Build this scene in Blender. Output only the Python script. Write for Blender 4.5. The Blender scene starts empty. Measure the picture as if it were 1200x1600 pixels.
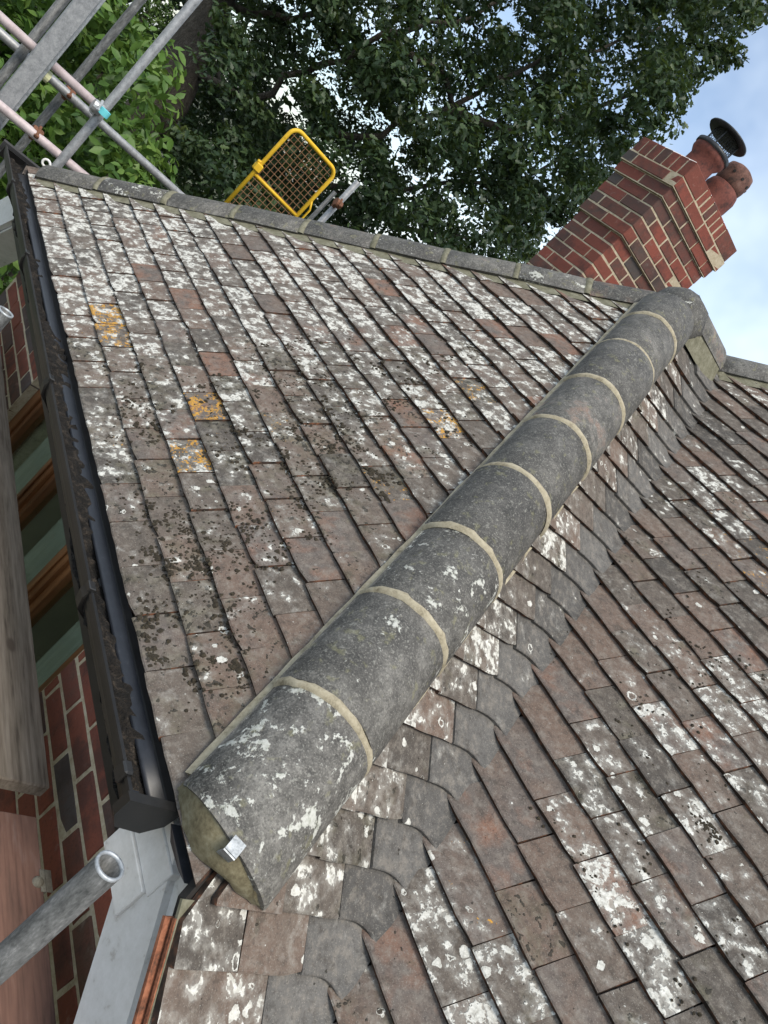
import bpy, math, random
import numpy as np
from mathutils import Vector, Matrix

random.seed(7)
rng = np.random.default_rng(11)
scene = bpy.context.scene
col = scene.collection

# ------------------------------------------------------------------ camera
CM = np.array([[0.37815883, 0.58845533, 0.71464413],
               [0.61589966, 0.41640522, -0.66878569],
               [-0.69113205, 0.69305629, -0.20496212]])       # right, down, forward
CC = np.array([0.64626, -1.01711, 0.92131])
CF = 1276.36                                                    # focal length in photo pixels
cam_data = bpy.data.cameras.new('camera')
cam_data.sensor_fit = 'VERTICAL'
cam_data.sensor_height = 36.0
cam_data.sensor_width = 27.0
cam_data.lens = CF / 1600 * 36
cam_data.clip_start = 0.02
cam_data.clip_end = 2000
cam = bpy.data.objects.new('camera', cam_data)
col.objects.link(cam)
R = np.array([CM[0], -CM[1], -CM[2]]).T
m4 = Matrix([[*R[i], CC[i]] for i in range(3)] + [[0, 0, 0, 1]])
cam.matrix_world = m4
scene.camera = cam

# ------------------------------------------------------------------ sky, sun, exposure
SUN_EL, SUN_AZ = math.radians(55), math.radians(-12)             # azimuth measured from +x towards +y
sun_dir = Vector((math.cos(SUN_EL) * math.cos(SUN_AZ), math.cos(SUN_EL) * math.sin(SUN_AZ), math.sin(SUN_EL)))
world = bpy.data.worlds.new('World')
scene.world = world
world.use_nodes = True
wn, wl = world.node_tree.nodes, world.node_tree.links
wn.clear()
w_out = wn.new('ShaderNodeOutputWorld')
w_bg = wn.new('ShaderNodeBackground')
w_bg.inputs['Strength'].default_value = 0.115
sky = wn.new('ShaderNodeTexSky')
sky.sky_type = 'NISHITA'
sky.sun_disc = False
sky.sun_elevation = SUN_EL
sky.sun_rotation = math.pi / 2 - SUN_AZ
sky.air_density = 1.0
sky.dust_density = 1.0
sky.ozone_density = 1.0
w_tc = wn.new('ShaderNodeTexCoord')
w_no = wn.new('ShaderNodeTexNoise')
w_no.inputs['Scale'].default_value = 2.6
w_no.inputs['Detail'].default_value = 5
w_no.inputs['Roughness'].default_value = 0.55
w_rp = wn.new('ShaderNodeValToRGB')
w_rp.color_ramp.elements[0].position = 0.36
w_rp.color_ramp.elements[0].color = (0.12, 0.12, 0.12, 1)
w_rp.color_ramp.elements[1].position = 0.68
w_rp.color_ramp.elements[1].color = (0.95, 0.95, 0.95, 1)
w_mx = wn.new('ShaderNodeMix')
w_mx.data_type = 'RGBA'
w_mx.inputs[7].default_value = (6.6, 7.4, 8.1, 1)
wl.new(w_tc.outputs['Generated'], w_no.inputs['Vector'])
wl.new(w_no.outputs['Fac'], w_rp.inputs['Fac'])
wl.new(w_rp.outputs['Color'], w_mx.inputs[0])
wl.new(sky.outputs['Color'], w_mx.inputs[6])
wl.new(w_mx.outputs[2], w_bg.inputs['Color'])
wl.new(w_bg.outputs['Background'], w_out.inputs['Surface'])

sd = bpy.data.lights.new('sun', 'SUN')
sd.energy = 2.3
sd.angle = math.radians(24)
sd.color = (1.0, 0.93, 0.82)
sun = bpy.data.objects.new('sun', sd)
sun.rotation_euler = sun_dir.to_track_quat('Z', 'Y').to_euler()
sun.location = (4, -3, 8)
col.objects.link(sun)

vs = scene.view_settings
vs.view_transform = 'Standard'
vs.look = 'None'
vs.gamma = 1
vs.use_curve_mapping = False
vs.exposure = 0.74

# ------------------------------------------------------------------ helpers
def ray(x, y):
    return CM.T @ np.array([(x - 600) / CF, (y - 800) / CF, 1.0])

def at(x, y, depth):
    """the point of the place that the photo shows at a pixel, at a known distance"""
    return Vector(CC + ray(x, y) * depth)

def on_plane(x, y, n, c):
    r = ray(x, y)
    return Vector(CC + r * ((c - np.dot(n, CC)) / np.dot(n, r)))

def px(P):
    q = CM @ (np.array(P) - CC)
    if q[2] < 0.05:
        return (-9999, -9999)
    return (q[0] / q[2] * CF + 600, q[1] / q[2] * CF + 800)

WMAT = {}

def add(o, parent=None, mat=None):
    """link o; mat is its world matrix"""
    col.objects.link(o)
    mat = mat or Matrix.Identity(4)
    o.matrix_basis = mat
    WMAT[o.name] = mat.copy()
    if parent is not None:
        o.parent = parent
        o.matrix_parent_inverse = WMAT[parent.name].inverted()
    return o

def empty(name, loc, label, cat, group=None):
    o = bpy.data.objects.new(name, None)
    o.empty_display_size = 0.1
    add(o, None, Matrix.Translation(Vector(loc)))
    tag(o, label, cat, group)
    return o

def tag(o, label=None, cat=None, group=None, kind=None):
    if label: o['label'] = label
    if cat: o['category'] = cat
    if group: o['group'] = group
    if kind: o['kind'] = kind
    return o

def mk_mesh(name, verts, faces, mats=(), fmat=None, smooth=False):
    me = bpy.data.meshes.new(name)
    me.from_pydata([tuple(v) for v in verts], [], [tuple(f) for f in faces])
    for m in mats: me.materials.append(m)
    if fmat is not None: me.polygons.foreach_set('material_index', list(fmat))
    if smooth: me.polygons.foreach_set('use_smooth', [True] * len(me.polygons))
    me.update()
    return me

def obj(name, me, parent=None, mat=None, color=None):
    o = bpy.data.objects.new(name, me)
    if color is not None: o.color = color
    return add(o, parent, mat)

class MB:
    """collects shapes into one mesh"""
    def __init__(s): s.v, s.f, s.m = [], [], []
    def addmesh(s, v, f, mi=0):
        b = len(s.v); s.v += [tuple(q) for q in v]; s.f += [tuple(b + i for i in q) for q in f]; s.m += [mi] * len(f)
    def box(s, lo, hi, ch=0.0, mi=0, M=None):
        v, f = chbox(lo, hi, ch)
        if M is not None: v = [M @ Vector(q) for q in v]
        s.addmesh(v, f, mi)
    def tube(s, pts, r, n=12, cap=True, mi=0):
        v, f = tube(pts, r, n, cap); s.addmesh(v, f, mi)
    def mesh(s, name, mats, smooth=False):
        return mk_mesh(name, s.v, s.f, mats, s.m, smooth)

def chbox(lo, hi, c=0.0):
    x0, y0, z0 = lo; x1, y1, z1 = hi
    if c <= 0:
        v = [(x0,y0,z0),(x1,y0,z0),(x1,y1,z0),(x0,y1,z0),(x0,y0,z1),(x1,y0,z1),(x1,y1,z1),(x0,y1,z1)]
        f = [(3,2,1,0),(4,5,6,7),(0,1,5,4),(1,2,6,5),(2,3,7,6),(3,0,4,7)]
        return v, f
    v, idx = [], {}
    X, Y, Z = (x0, x1), (y0, y1), (z0, z1)
    for i in (0, 1):
        for j in (0, 1):
            for k in (0, 1):
                sx, sy, sz = (1, -1)[i], (1, -1)[j], (1, -1)[k]
                for a in range(3):
                    q = [X[i] + sx * c, Y[j] + sy * c, Z[k] + sz * c]
                    q[a] = (X[i], Y[j], Z[k])[a]
                    idx[(i, j, k, a)] = len(v); v.append(tuple(q))
    f = []
    def q(*k): f.append([idx[i] for i in k])
    for s in (0, 1):
        q((s,0,0,0),(s,1,0,0),(s,1,1,0),(s,0,1,0)); q((0,s,0,1),(1,s,0,1),(1,s,1,1),(0,s,1,1)); q((0,0,s,2),(1,0,s,2),(1,1,s,2),(0,1,s,2))
    for i in (0, 1):
        for j in (0, 1):
            q((i,j,0,0),(i,j,0,1),(i,j,1,1),(i,j,1,0)); q((i,0,j,0),(i,0,j,2),(i,1,j,2),(i,1,j,0)); q((0,i,j,1),(0,i,j,2),(1,i,j,2),(1,i,j,1))
            for k in (0, 1): q((i,j,k,0),(i,j,k,1),(i,j,k,2))
    ctr = Vector(((x0+x1)/2, (y0+y1)/2, (z0+z1)/2))
    out = []
    for fc in f:
        P = [Vector(v[i]) for i in fc]
        nrm = (P[1]-P[0]).cross(P[2]-P[0])
        cen = sum(P, Vector()) / len(P)
        out.append(fc if nrm.dot(cen - ctr) > 0 else fc[::-1])
    return v, out

def tube(pts, r, n=12, cap=True):
    pts = [Vector(p) for p in pts]
    rr = r if isinstance(r, (list, tuple)) else [r] * len(pts)
    v, f = [], []
    t = (pts[1] - pts[0]).normalized()
    u = t.orthogonal().normalized()
    for i, p in enumerate(pts):
        if 0 < i < len(pts) - 1: t = (pts[i+1] - pts[i-1]).normalized()
        elif i: t = (pts[i] - pts[i-1]).normalized()
        u = (u - t * u.dot(t)).normalized(); w = t.cross(u)
        for k in range(n):
            a = 2 * math.pi * k / n
            v.append(p + (u * math.cos(a) + w * math.sin(a)) * rr[i])
    for i in range(len(pts) - 1):
        for k in range(n):
            a, b = i*n+k, i*n+(k+1) % n
            f.append((a, b, b+n, a+n))
    if cap:
        f.append(tuple(range(n))[::-1]); f.append(tuple(range((len(pts)-1)*n, len(pts)*n)))
    return v, f

def lathe(prof, n=28):
    """prof: list of (r, z) from bottom to top"""
    v, f = [], []
    for r, z in prof:
        for k in range(n):
            a = 2*math.pi*k/n; v.append((r*math.cos(a), r*math.sin(a), z))
    for i in range(len(prof)-1):
        for k in range(n):
            a, b = i*n+k, i*n+(k+1) % n
            f.append((a, b, b+n, a+n))
    return v, f

def pipe_mesh(name, p0, p1, r, wall, mat, n=20):
    """hollow scaffold tube from p0 to p1, both ends open"""
    p0, p1 = Vector(p0), Vector(p1); t = (p1-p0).normalized(); u = t.orthogonal().normalized(); w = t.cross(u)
    L = (p1-p0).length
    prof = [(r-wall, L-0.25 if L > .3 else 0), (r-wall, L-.002), (r-.001, L), (r, L-.002), (r, 0.002), (r-.001, 0), (r-wall, 0.002)]
    v, f = [], []
    for rad, z in prof:
        for k in range(n):
            a = 2*math.pi*k/n; v.append(p0 + t*z + (u*math.cos(a)+w*math.sin(a))*rad)
    for i in range(len(prof)-1):
        for k in range(n):
            a, b = i*n+k, i*n+(k+1) % n; f.append((b, a, a+n, b+n))
    f.append(tuple(range(n))); f.append(tuple(range((len(prof)-1)*n, len(prof)*n))[::-1])
    me = mk_mesh(name, v, f, [mat], smooth=False)
    sm = [True]*((len(prof)-1)*n) + [False, False]
    me.polygons.foreach_set('use_smooth', sm)
    return me

# ------------------------------------------------------------------ materials
class NT:
    def __init__(s, name, rough=0.8):
        s.m = bpy.data.materials.new(name); s.m.use_nodes = True
        s.t = s.m.node_tree; s.n = s.t.nodes; s.l = s.t.links
        s.b = s.n['Principled BSDF']; s.b.inputs['Roughness'].default_value = rough
        s.b.inputs['Specular IOR Level'].default_value = 0.3
    def new(s, t, **k):
        q = s.n.new(t)
        for a, b in k.items(): setattr(q, a, b)
        return q
    def pos(s, local=False, shift=True, scale=None):
        g = s.new('ShaderNodeTexCoord') if local else s.new('ShaderNodeNewGeometry')
        o = g.outputs['Object'] if local else g.outputs['Position']
        if shift:
            i = s.new('ShaderNodeObjectInfo')
            mul = s.new('ShaderNodeVectorMath', operation='SCALE'); mul.inputs[0].default_value = (13.1, 7.7, 9.3)
            s.l.new(i.outputs['Random'], mul.inputs['Scale'])
            ad = s.new('ShaderNodeVectorMath', operation='ADD'); s.l.new(o, ad.inputs[0]); s.l.new(mul.outputs[0], ad.inputs[1]); o = ad.outputs[0]
        if scale:
            ml = s.new('ShaderNodeVectorMath', operation='MULTIPLY'); ml.inputs[1].default_value = scale; s.l.new(o, ml.inputs[0]); o = ml.outputs[0]
        return o
    def noise(s, vec, scale, detail=4, rough=.6, dist=0.0):
        q = s.new('ShaderNodeTexNoise'); q.inputs['Scale'].default_value = scale; q.inputs['Detail'].default_value = detail
        q.inputs['Roughness'].default_value = rough; q.inputs['Distortion'].default_value = dist
        s.l.new(vec, q.inputs['Vector']); return q.outputs['Fac']
    def math(s, op, a, b=None, c=None, clamp=False):
        q = s.new('ShaderNodeMath', operation=op, use_clamp=clamp)
        for i, x in enumerate((a, b, c)):
            if x is None: continue
            if isinstance(x, (int, float)): q.inputs[i].default_value = x
            else: s.l.new(x, q.inputs[i])
        return q.outputs[0]
    def step(s, x, lo, hi):
        q = s.new('ShaderNodeMapRange', interpolation_type='SMOOTHSTEP')
        s.l.new(x, q.inputs[0])
        for i, y in ((1, lo), (2, hi)):
            if isinstance(y, (int, float)): q.inputs[i].default_value = y
            else: s.l.new(y, q.inputs[i])
        return q.outputs[0]
    def ramp(s, x, stops):
        q = s.new('ShaderNodeValToRGB'); e = q.color_ramp.elements
        while len(e) > 1: e.remove(e[0])
        e[0].position = stops[0][0]; e[0].color = (*stops[0][1], 1)
        for p, c in stops[1:]:
            k = e.new(p); k.color = (*c, 1)
        s.l.new(x, q.inputs['Fac']); return q.outputs['Color']
    def mix(s, f, a, b, blend='MIX'):
        q = s.new('ShaderNodeMix', data_type='RGBA', blend_type=blend)
        for i, x in ((0, f), (6, a), (7, b)):
            if isinstance(x, (int, float)): q.inputs[i].default_value = x
            elif isinstance(x, tuple): q.inputs[i].default_value = (*x, 1)
            else: s.l.new(x, q.inputs[i])
        return q.outputs[2]
    def color(s, c):
        if isinstance(c, tuple): s.b.inputs['Base Color'].default_value = (*c, 1)
        else: s.l.new(c, s.b.inputs['Base Color'])
    def bump(s, h, strength=.5, dist=.005):
        q = s.new('ShaderNodeBump'); q.inputs['Strength'].default_value = strength; q.inputs['Distance'].default_value = dist
        s.l.new(h, q.inputs['Height']); s.l.new(q.outputs[0], s.b.inputs['Normal'])

TILE_TONES = [(0.0, (.060,.053,.046)), (.25, (.090,.075,.062)), (.5, (.115,.092,.075)), (.74, (.138,.097,.075)), (.9, (.115,.097,.085)), (1.0, (.185,.102,.070))]

def tile_material(name, tones=TILE_TONES, streak=False):
    t = NT(name, .82)
    oi = t.new('ShaderNodeObjectInfo'); sep = t.new('ShaderNodeSeparateColor'); t.l.new(oi.outputs['Color'], sep.inputs[0])
    white, orange, moss, tone = sep.outputs[0], sep.outputs[1], sep.outputs[2], oi.outputs['Alpha']
    P = t.pos()
    big = t.noise(P, 9, 3, .55)
    fine = t.noise(P, 130, 3, .7)
    mid = t.noise(P, 38, 4, .65)
    tt = t.math('ADD', tone, t.math('MULTIPLY', t.math('SUBTRACT', big, .5), .5))
    base = t.ramp(tt, tones)
    base = t.mix(t.math('MULTIPLY', t.step(mid, .48, .66), .75), base, t.mix(.55, base, (.22,.195,.165)))
    base = t.mix(t.math('MULTIPLY', t.step(mid, .46, .30), .75), base, t.mix(.6, base, (.03,.026,.022)))
    blot = t.noise(P, 21, 5, .7)
    base = t.mix(t.math('MULTIPLY', t.step(blot, .54, .68), .6), base, (.055,.046,.037))
    salt = t.noise(P, 330, 2, .6)
    base = t.mix(t.math('MULTIPLY', t.step(salt, .57, .70), .5), base, (.27,.25,.215))
    base = t.mix(t.math('MULTIPLY', t.step(fine, .52, .72), .45), base, (.035,.030,.028))
    # green-grey film of algae
    film = t.noise(P, 16, 4, .6)
    base = t.mix(t.math('MULTIPLY', t.step(film, t.math('SUBTRACT', .74, t.math('MULTIPLY', moss, .42)), .82), .72), base, t.ramp(mid, [(.35, (.050,.045,.026)), (.6, (.135,.125,.082))]))
    # dark moss specks
    vz = t.noise(P, 62, 2, .5)
    md = t.step(t.math('ADD', vz, t.math('MULTIPLY', t.math('SUBTRACT', film, .5), .5)), t.math('SUBTRACT', .80, t.math('MULTIPLY', moss, .2)), t.math('SUBTRACT', .84, t.math('MULTIPLY', moss, .2)))
    base = t.mix(t.math('MULTIPLY', md, .85), base, (.030,.027,.020))
    # pale lichen: crusty blobs and round rosettes, some open in the middle
    Pw = t.pos(shift=False)
    l1 = t.noise(Pw, 25, 4, .60, .15)
    l2 = t.noise(Pw, 95, 3, .65)
    l3 = t.noise(Pw, 48, 2, .5, .3)
    wob = t.math('MULTIPLY', t.math('SUBTRACT', l2, .5), .26)
    lv = t.math('ADD', l1, wob)
    th = t.math('SUBTRACT', .76, t.math('MULTIPLY', white, .27))
    wm = t.math('MULTIPLY', t.step(lv, th, t.math('ADD', th, .05)), t.math('ADD', .62, t.math('MULTIPLY', l2, .6)), clamp=True)
    wash = t.math('MULTIPLY', t.step(t.math('ADD', l1, t.math('MULTIPLY', wob, .5)), t.math('SUBTRACT', th, .14), t.math('ADD', th, .04)), .36)
    base = t.mix(wash, base, (.36,.345,.31))
    vo = t.new('ShaderNodeTexVoronoi'); vo.inputs['Scale'].default_value = 34; t.l.new(Pw, vo.inputs['Vector'])
    vs_ = t.new('ShaderNodeSeparateColor'); t.l.new(vo.outputs['Color'], vs_.inputs[0])
    rad = t.math('MULTIPLY', vs_.outputs[0], .46)
    dd = t.math('ADD', vo.outputs['Distance'], t.math('ADD', t.math('MULTIPLY', wob, 2.6), t.math('MULTIPLY', t.math('SUBTRACT', l3, .5), .9)))
    ros = t.step(dd, rad, t.math('SUBTRACT', rad, .05))
    ros = t.math('MULTIPLY', ros, t.math('LESS_THAN', vs_.outputs[1], t.math('MULTIPLY', t.math('MULTIPLY', white, white), .60)))
    inner = t.step(dd, t.math('MULTIPLY', rad, .62), t.math('MULTIPLY', rad, .45))
    ros = t.math('MULTIPLY', ros, t.math('SUBTRACT', 1, t.math('MULTIPLY', inner, t.math('GREATER_THAN', vs_.outputs[2], .72))))
    hole = t.step(l3, .56, .62)
    wm = t.math('MULTIPLY', wm, t.math('SUBTRACT', 1, t.math('MULTIPLY', hole, .8)))
    wm = t.math('MAXIMUM', wm, ros)
    # scattered crumbs
    l4 = t.noise(Pw, 110, 2, .5)
    th2 = t.math('SUBTRACT', .80, t.math('MULTIPLY', white, .12))
    wm = t.math('MAXIMUM', wm, t.math('MULTIPLY', t.step(l4, th2, t.math('ADD', th2, .02)), .8))
    wc = t.ramp(l2, [(.3, (.34,.33,.29)), (.5, (.54,.53,.48)), (.7, (.66,.65,.60))])
    base = t.mix(t.math('MULTIPLY', wm, .92), base, wc)
    # orange lichen
    o1 = t.noise(Pw, 24, 4, .65, .5)
    tho = t.math('SUBTRACT', .88, t.math('MULTIPLY', orange, .43))
    om = t.step(t.math('ADD', o1, t.math('MULTIPLY', t.math('SUBTRACT', fine, .5), .7)), tho, t.math('ADD', tho, .10))
    base = t.mix(t.math('MULTIPLY', om, .93), base, t.ramp(fine, [(.35, (.26,.17,.05)), (.6, (.52,.26,.035))]))
    t.color(base)
    h = t.math('ADD', t.math('MULTIPLY', fine, .6), t.math('ADD', t.math('MULTIPLY', wm, .45), t.math('ADD', t.math('MULTIPLY', md, .9), t.math('MULTIPLY', mid, .6))))
    t.bump(h, .9, .0036)
    return t.m

M_TILE = tile_material('weathered_clay_tile')
M_VALLEY = tile_material('grey_valley_tile', [(0, (.050,.047,.043)), (.5, (.088,.083,.077)), (1, (.130,.123,.114))])

def edge_material():
    t = NT('tile_edge', .9)
    P = t.pos(); n = t.noise(P, 45, 3, .6)
    t.color(t.ramp(n, [(.36, (.020,.016,.013)), (.52, (.050,.031,.022)), (.68, (.16,.068,.036)), (.8, (.30,.12,.06))]))  # clay edge colour, darkened to deepen the shadow lines between courses
    return t.m
M_EDGE = edge_material()

def hip_material():
    t = NT('grey_hip_tile', .7)
    oi = t.new('ShaderNodeObjectInfo'); sep = t.new('ShaderNodeSeparateColor'); t.l.new(oi.outputs['Color'], sep.inputs[0])
    white, warm, lum = sep.outputs[0], sep.outputs[1], sep.outputs[2]
    P = t.pos()
    big = t.noise(P, 10, 5, .68); mid = t.noise(P, 45, 4, .7); fine = t.noise(P, 240, 2, .6)
    base = t.ramp(t.math('ADD', t.math('MULTIPLY', big, .6), t.math('MULTIPLY', mid, .4)), [(.36, (.046,.044,.040)), (.5, (.108,.102,.092)), (.62, (.190,.180,.162))])
    base = t.mix(lum, t.mix(.55, base, (.022,.022,.022)), base)
    base = t.mix(t.math('MULTIPLY', t.step(big, t.math('SUBTRACT', .75, t.math('MULTIPLY', warm, .4)), .8), .75), base, (.24,.115,.07))
    base = t.mix(t.math('MULTIPLY', t.step(fine, .55, .68), .36), base, (.32,.305,.27))
    base = t.mix(t.math('MULTIPLY', t.step(fine, .45, .33), .45), base, (.025,.024,.022))
    pit = t.noise(P, 95, 3, .7)
    base = t.mix(t.math('MULTIPLY', t.step(pit, .56, .68), .55), base, (.26,.255,.225))
    gr = t.noise(P, 30, 3, .6)
    base = t.mix(t.math('MULTIPLY', t.step(gr, .58, .70), .38), base, (.21,.20,.105))
    l1 = t.noise(P, 16, 5, .62, .5); l2 = t.noise(P, 90, 3, .6)
    th = t.math('SUBTRACT', .76, t.math('MULTIPLY', white, .26))
    lv = t.math('ADD', l1, t.math('MULTIPLY', t.math('SUBTRACT', l2, .5), .42))
    wm = t.step(lv, th, t.math('ADD', th, .05))
    base = t.mix(t.math('MULTIPLY', wm, .75), base, t.ramp(l2, [(.35, (.33,.34,.28)), (.6, (.56,.56,.51))]))
    t.color(base)
    t.bump(t.math('ADD', t.math('MULTIPLY', fine, .4), t.math('ADD', t.math('MULTIPLY', wm, .5), t.math('ADD', mid, pit))), .75, .003)
    return t.m
M_HIP = hip_material()

def simple(name, stops, scale=40, rough=.85, bump=.3, dist=.003, detail=5, metallic=0, local=False, sc=None, shift=True, spec=None):
    t = NT(name, rough)
    P = t.pos(local=local, shift=shift, scale=sc)
    a = t.noise(P, scale, detail, .65); b = t.noise(P, scale*5, 2, .6)
    t.color(t.ramp(t.math('ADD', t.math('MULTIPLY', a, .72), t.math('MULTIPLY', b, .28)), stops))
    t.b.inputs['Metallic'].default_value = metallic
    if spec is not None: t.b.inputs['Specular IOR Level'].default_value = spec
    if bump: t.bump(t.math('ADD', a, t.math('MULTIPLY', b, .5)), bump, dist)
    return t.m

M_MORTAR = simple('lime_mortar', [(.34, (.16,.135,.088)), (.48, (.31,.27,.19)), (.7, (.43,.385,.285))], 28, bump=.6)
M_BED = simple('old_bedding_mortar', [(.3, (.085,.080,.050)), (.5, (.15,.142,.098)), (.7, (.23,.22,.165))], 28, bump=.6)
M_ENDM = simple('end_mortar', [(.34, (.075,.060,.034)), (.48, (.15,.130,.078)), (.6, (.21,.19,.125)), (.72, (.27,.25,.18))], 22, bump=.5)
M_JOINT = simple('brick_mortar', [(.3, (.26,.20,.125)), (.5, (.43,.36,.25)), (.7, (.56,.49,.37))], 30, bump=.6)
M_BLACK = simple('black_plastic', [(.3, (.006,.006,.006)), (.7, (.018,.017,.016))], 12, .38, .1, spec=.5)
M_NAVY = simple('eaves_tray_plastic', [(.35, (.008,.0095,.013)), (.6, (.014,.016,.021)), (.75, (.05,.052,.056))], 50, .42, .15, .001, spec=.5)
M_DEBRIS = simple('gutter_debris', [(.38, (.004,.0035,.003)), (.52, (.016,.013,.010)), (.64, (.055,.043,.032)), (.74, (.22,.20,.16))], 38, .95, 1.0, .02)
M_WHITE = simple('white_painted_board', [(.30, (.40,.37,.33)), (.42, (.62,.61,.58)), (.7, (.74,.73,.71))], 20, .5, .15, .001)
M_SOFFIT = simple('soffit_board', [(.3, (.50,.47,.44)), (.7, (.62,.60,.57))], 10, .6, .1)
M_UNDER = simple('terracotta_undercloak', [(.36, (.07,.035,.022)), (.5, (.20,.075,.040)), (.62, (.30,.12,.065)), (.75, (.34,.24,.17))], 40, .9)
M_STRAP = simple('galvanised_strap', [(.36, (.20,.215,.225)), (.5, (.34,.36,.375)), (.66, (.46,.48,.50))], 60, .5, .3, .001, metallic=.5)
M_GALV = simple('galvanised_tube', [(.28, (.16,.165,.17)), (.5, (.30,.305,.31)), (.72, (.44,.44,.44))], 34, .5, .25, .0015, metallic=.45, shift=True)
M_GALVD = simple('weathered_tube', [(.34, (.055,.057,.056)), (.48, (.12,.122,.120)), (.58, (.17,.172,.170)), (.72, (.32,.32,.315))], 60, .62, .4, .0015, metallic=.3, sc=(1, 1, .35))
M_PINK = simple('pinkish_painted_tube', [(.28, (.30,.24,.24)), (.5, (.44,.37,.37)), (.72, (.52,.47,.46))], 14, .6, .2, .001, metallic=.15)
M_RUST = simple('rusty_coupler', [(.3, (.07,.035,.02)), (.6, (.19,.085,.05)), (.8, (.28,.15,.10))], 70, .85, .5)
M_CPL = simple('zinc_coupler', [(.3, (.30,.31,.31)), (.7, (.56,.57,.57))], 60, .4, .3, metallic=.6)
M_CYAN = simple('cyan_tape', [(.3, (.10,.45,.50)), (.7, (.16,.58,.62))], 20, .6, 0)
M_YTAG = simple('pale_yellow_tag', [(.3, (.62,.62,.34)), (.7, (.72,.72,.45))], 20, .6, 0)
M_YELLOW = simple('yellow_gate_paint', [(.30, (.16,.07,.02)), (.40, (.60,.36,.02)), (.7, (.72,.46,.03))], 30, .55, .2, .001)
M_RMESH = simple('rusty_wire_mesh', [(.3, (.12,.06,.03)), (.7, (.34,.19,.10))], 40, .8, 0)
M_PLANK = simple('scaffold_plank', [(.36, (.105,.080,.058)), (.46, (.20,.160,.118)), (.56, (.26,.210,.158)), (.7, (.33,.275,.215))], 16, .85, .5, .002, sc=(.14, 1.5, 1))
M_PLANK2 = simple('red_stained_plank', [(.34, (.075,.045,.036)), (.46, (.155,.088,.066)), (.58, (.205,.112,.082)), (.72, (.27,.18,.15))], 11, .85, .5, .002, sc=(.25, 1.3, 1))
def add_knots(m, dark):
    nt = m.node_tree; n, l = nt.nodes, nt.links
    b = n['Principled BSDF']; old = b.inputs['Base Color'].links[0].from_socket
    g = n.new('ShaderNodeNewGeometry'); mp = n.new('ShaderNodeVectorMath'); mp.operation = 'MULTIPLY'; mp.inputs[1].default_value = (3.2, 6.5, 3)
    l.new(g.outputs['Position'], mp.inputs[0])
    v = n.new('ShaderNodeTexVoronoi'); v.inputs['Scale'].default_value = 1.0; l.new(mp.outputs[0], v.inputs['Vector'])
    r = n.new('ShaderNodeMapRange'); r.interpolation_type = 'SMOOTHSTEP'; r.inputs[1].default_value = .13; r.inputs[2].default_value = .09; l.new(v.outputs['Distance'], r.inputs[0])
    gr = n.new('ShaderNodeTexNoise'); gr.inputs['Scale'].default_value = 70; gr.inputs['Detail'].default_value = 4
    m2 = n.new('ShaderNodeVectorMath'); m2.operation = 'MULTIPLY'; m2.inputs[1].default_value = (.05, 1.6, 1); l.new(g.outputs['Position'], m2.inputs[0]); l.new(m2.outputs[0], gr.inputs['Vector'])
    r2 = n.new('ShaderNodeMapRange'); r2.inputs[1].default_value = .5; r2.inputs[2].default_value = .72; r2.inputs[4].default_value = .6; l.new(gr.outputs['Fac'], r2.inputs[0])
    a = n.new('ShaderNodeMix'); a.data_type = 'RGBA'; l.new(r2.outputs[0], a.inputs[0]); l.new(old, a.inputs[6]); a.inputs[7].default_value = (*dark, 1)
    c2 = n.new('ShaderNodeMix'); c2.data_type = 'RGBA'; l.new(r.outputs[0], c2.inputs[0]); l.new(a.outputs[2], c2.inputs[6]); c2.inputs[7].default_value = (*dark, 1)
    l.new(c2.outputs[2], b.inputs['Base Color'])
add_knots(M_PLANK, (.105, .078, .056)); add_knots(M_PLANK2, (.085, .045, .035))
M_BAND = simple('board_end_band', [(.3, (.12,.10,.075)), (.7, (.26,.24,.18))], 60, .8, .4)
M_FRAME = simple('varnished_window_frame', [(.3, (.07,.024,.009)), (.5, (.165,.062,.020)), (.7, (.27,.115,.042))], 10, .42, .2, .001, sc=(1, 1, .12), spec=.5)
M_ROOM = simple('room_wall', [(.3, (.40,.42,.40)), (.7, (.52,.54,.52))], 3, .9, 0)
M_BLIND = simple('pale_curtain', [(.3, (.27,.275,.25)), (.7, (.38,.38,.34))], 4, .9, .3, .01, sc=(9, 1, .3))
M_POT = simple('terracotta_pot', [(.36, (.045,.022,.018)), (.5, (.125,.040,.030)), (.62, (.165,.055,.040)), (.75, (.22,.11,.085))], 16, .8, .4)
M_POT2 = simple('terracotta_hood', [(.36, (.045,.026,.020)), (.52, (.13,.062,.046)), (.75, (.20,.12,.095))], 20, .8, .3)
M_COWL = simple('dark_cowl_metal', [(.3, (.018,.019,.021)), (.7, (.05,.052,.056))], 20, .45, .1, metallic=.3)
M_FLAUNCH = simple('flaunching', [(.3, (.45,.42,.40)), (.7, (.66,.63,.60))], 30)
M_DECK = simple('dark_roofing_underlay', [(.3, (.012,.011,.010)), (.7, (.03,.027,.025))], 20)
M_LEAD = simple('lead_flashing', [(.3, (.33,.35,.37)), (.7, (.52,.54,.56))], 10, .5, .1, metallic=.3)
M_BARK = simple('oak_bark', [(.3, (.028,.023,.018)), (.5, (.075,.064,.05)), (.72, (.15,.13,.105))], 9, .95, 1.0, .06, sc=(2.2, 2.2, .35), shift=False)
M_MOSS = simple('dark_moss', [(.3, (.016,.013,.010)), (.55, (.042,.034,.022)), (.75, (.10,.082,.048))], 140, .98, .8, .004)
M_GRASS = simple('garden_ground', [(.3, (.030,.036,.018)), (.6, (.065,.070,.038)), (.8, (.11,.10,.065))], 3, .95, .6, .03, shift=False)

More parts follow.
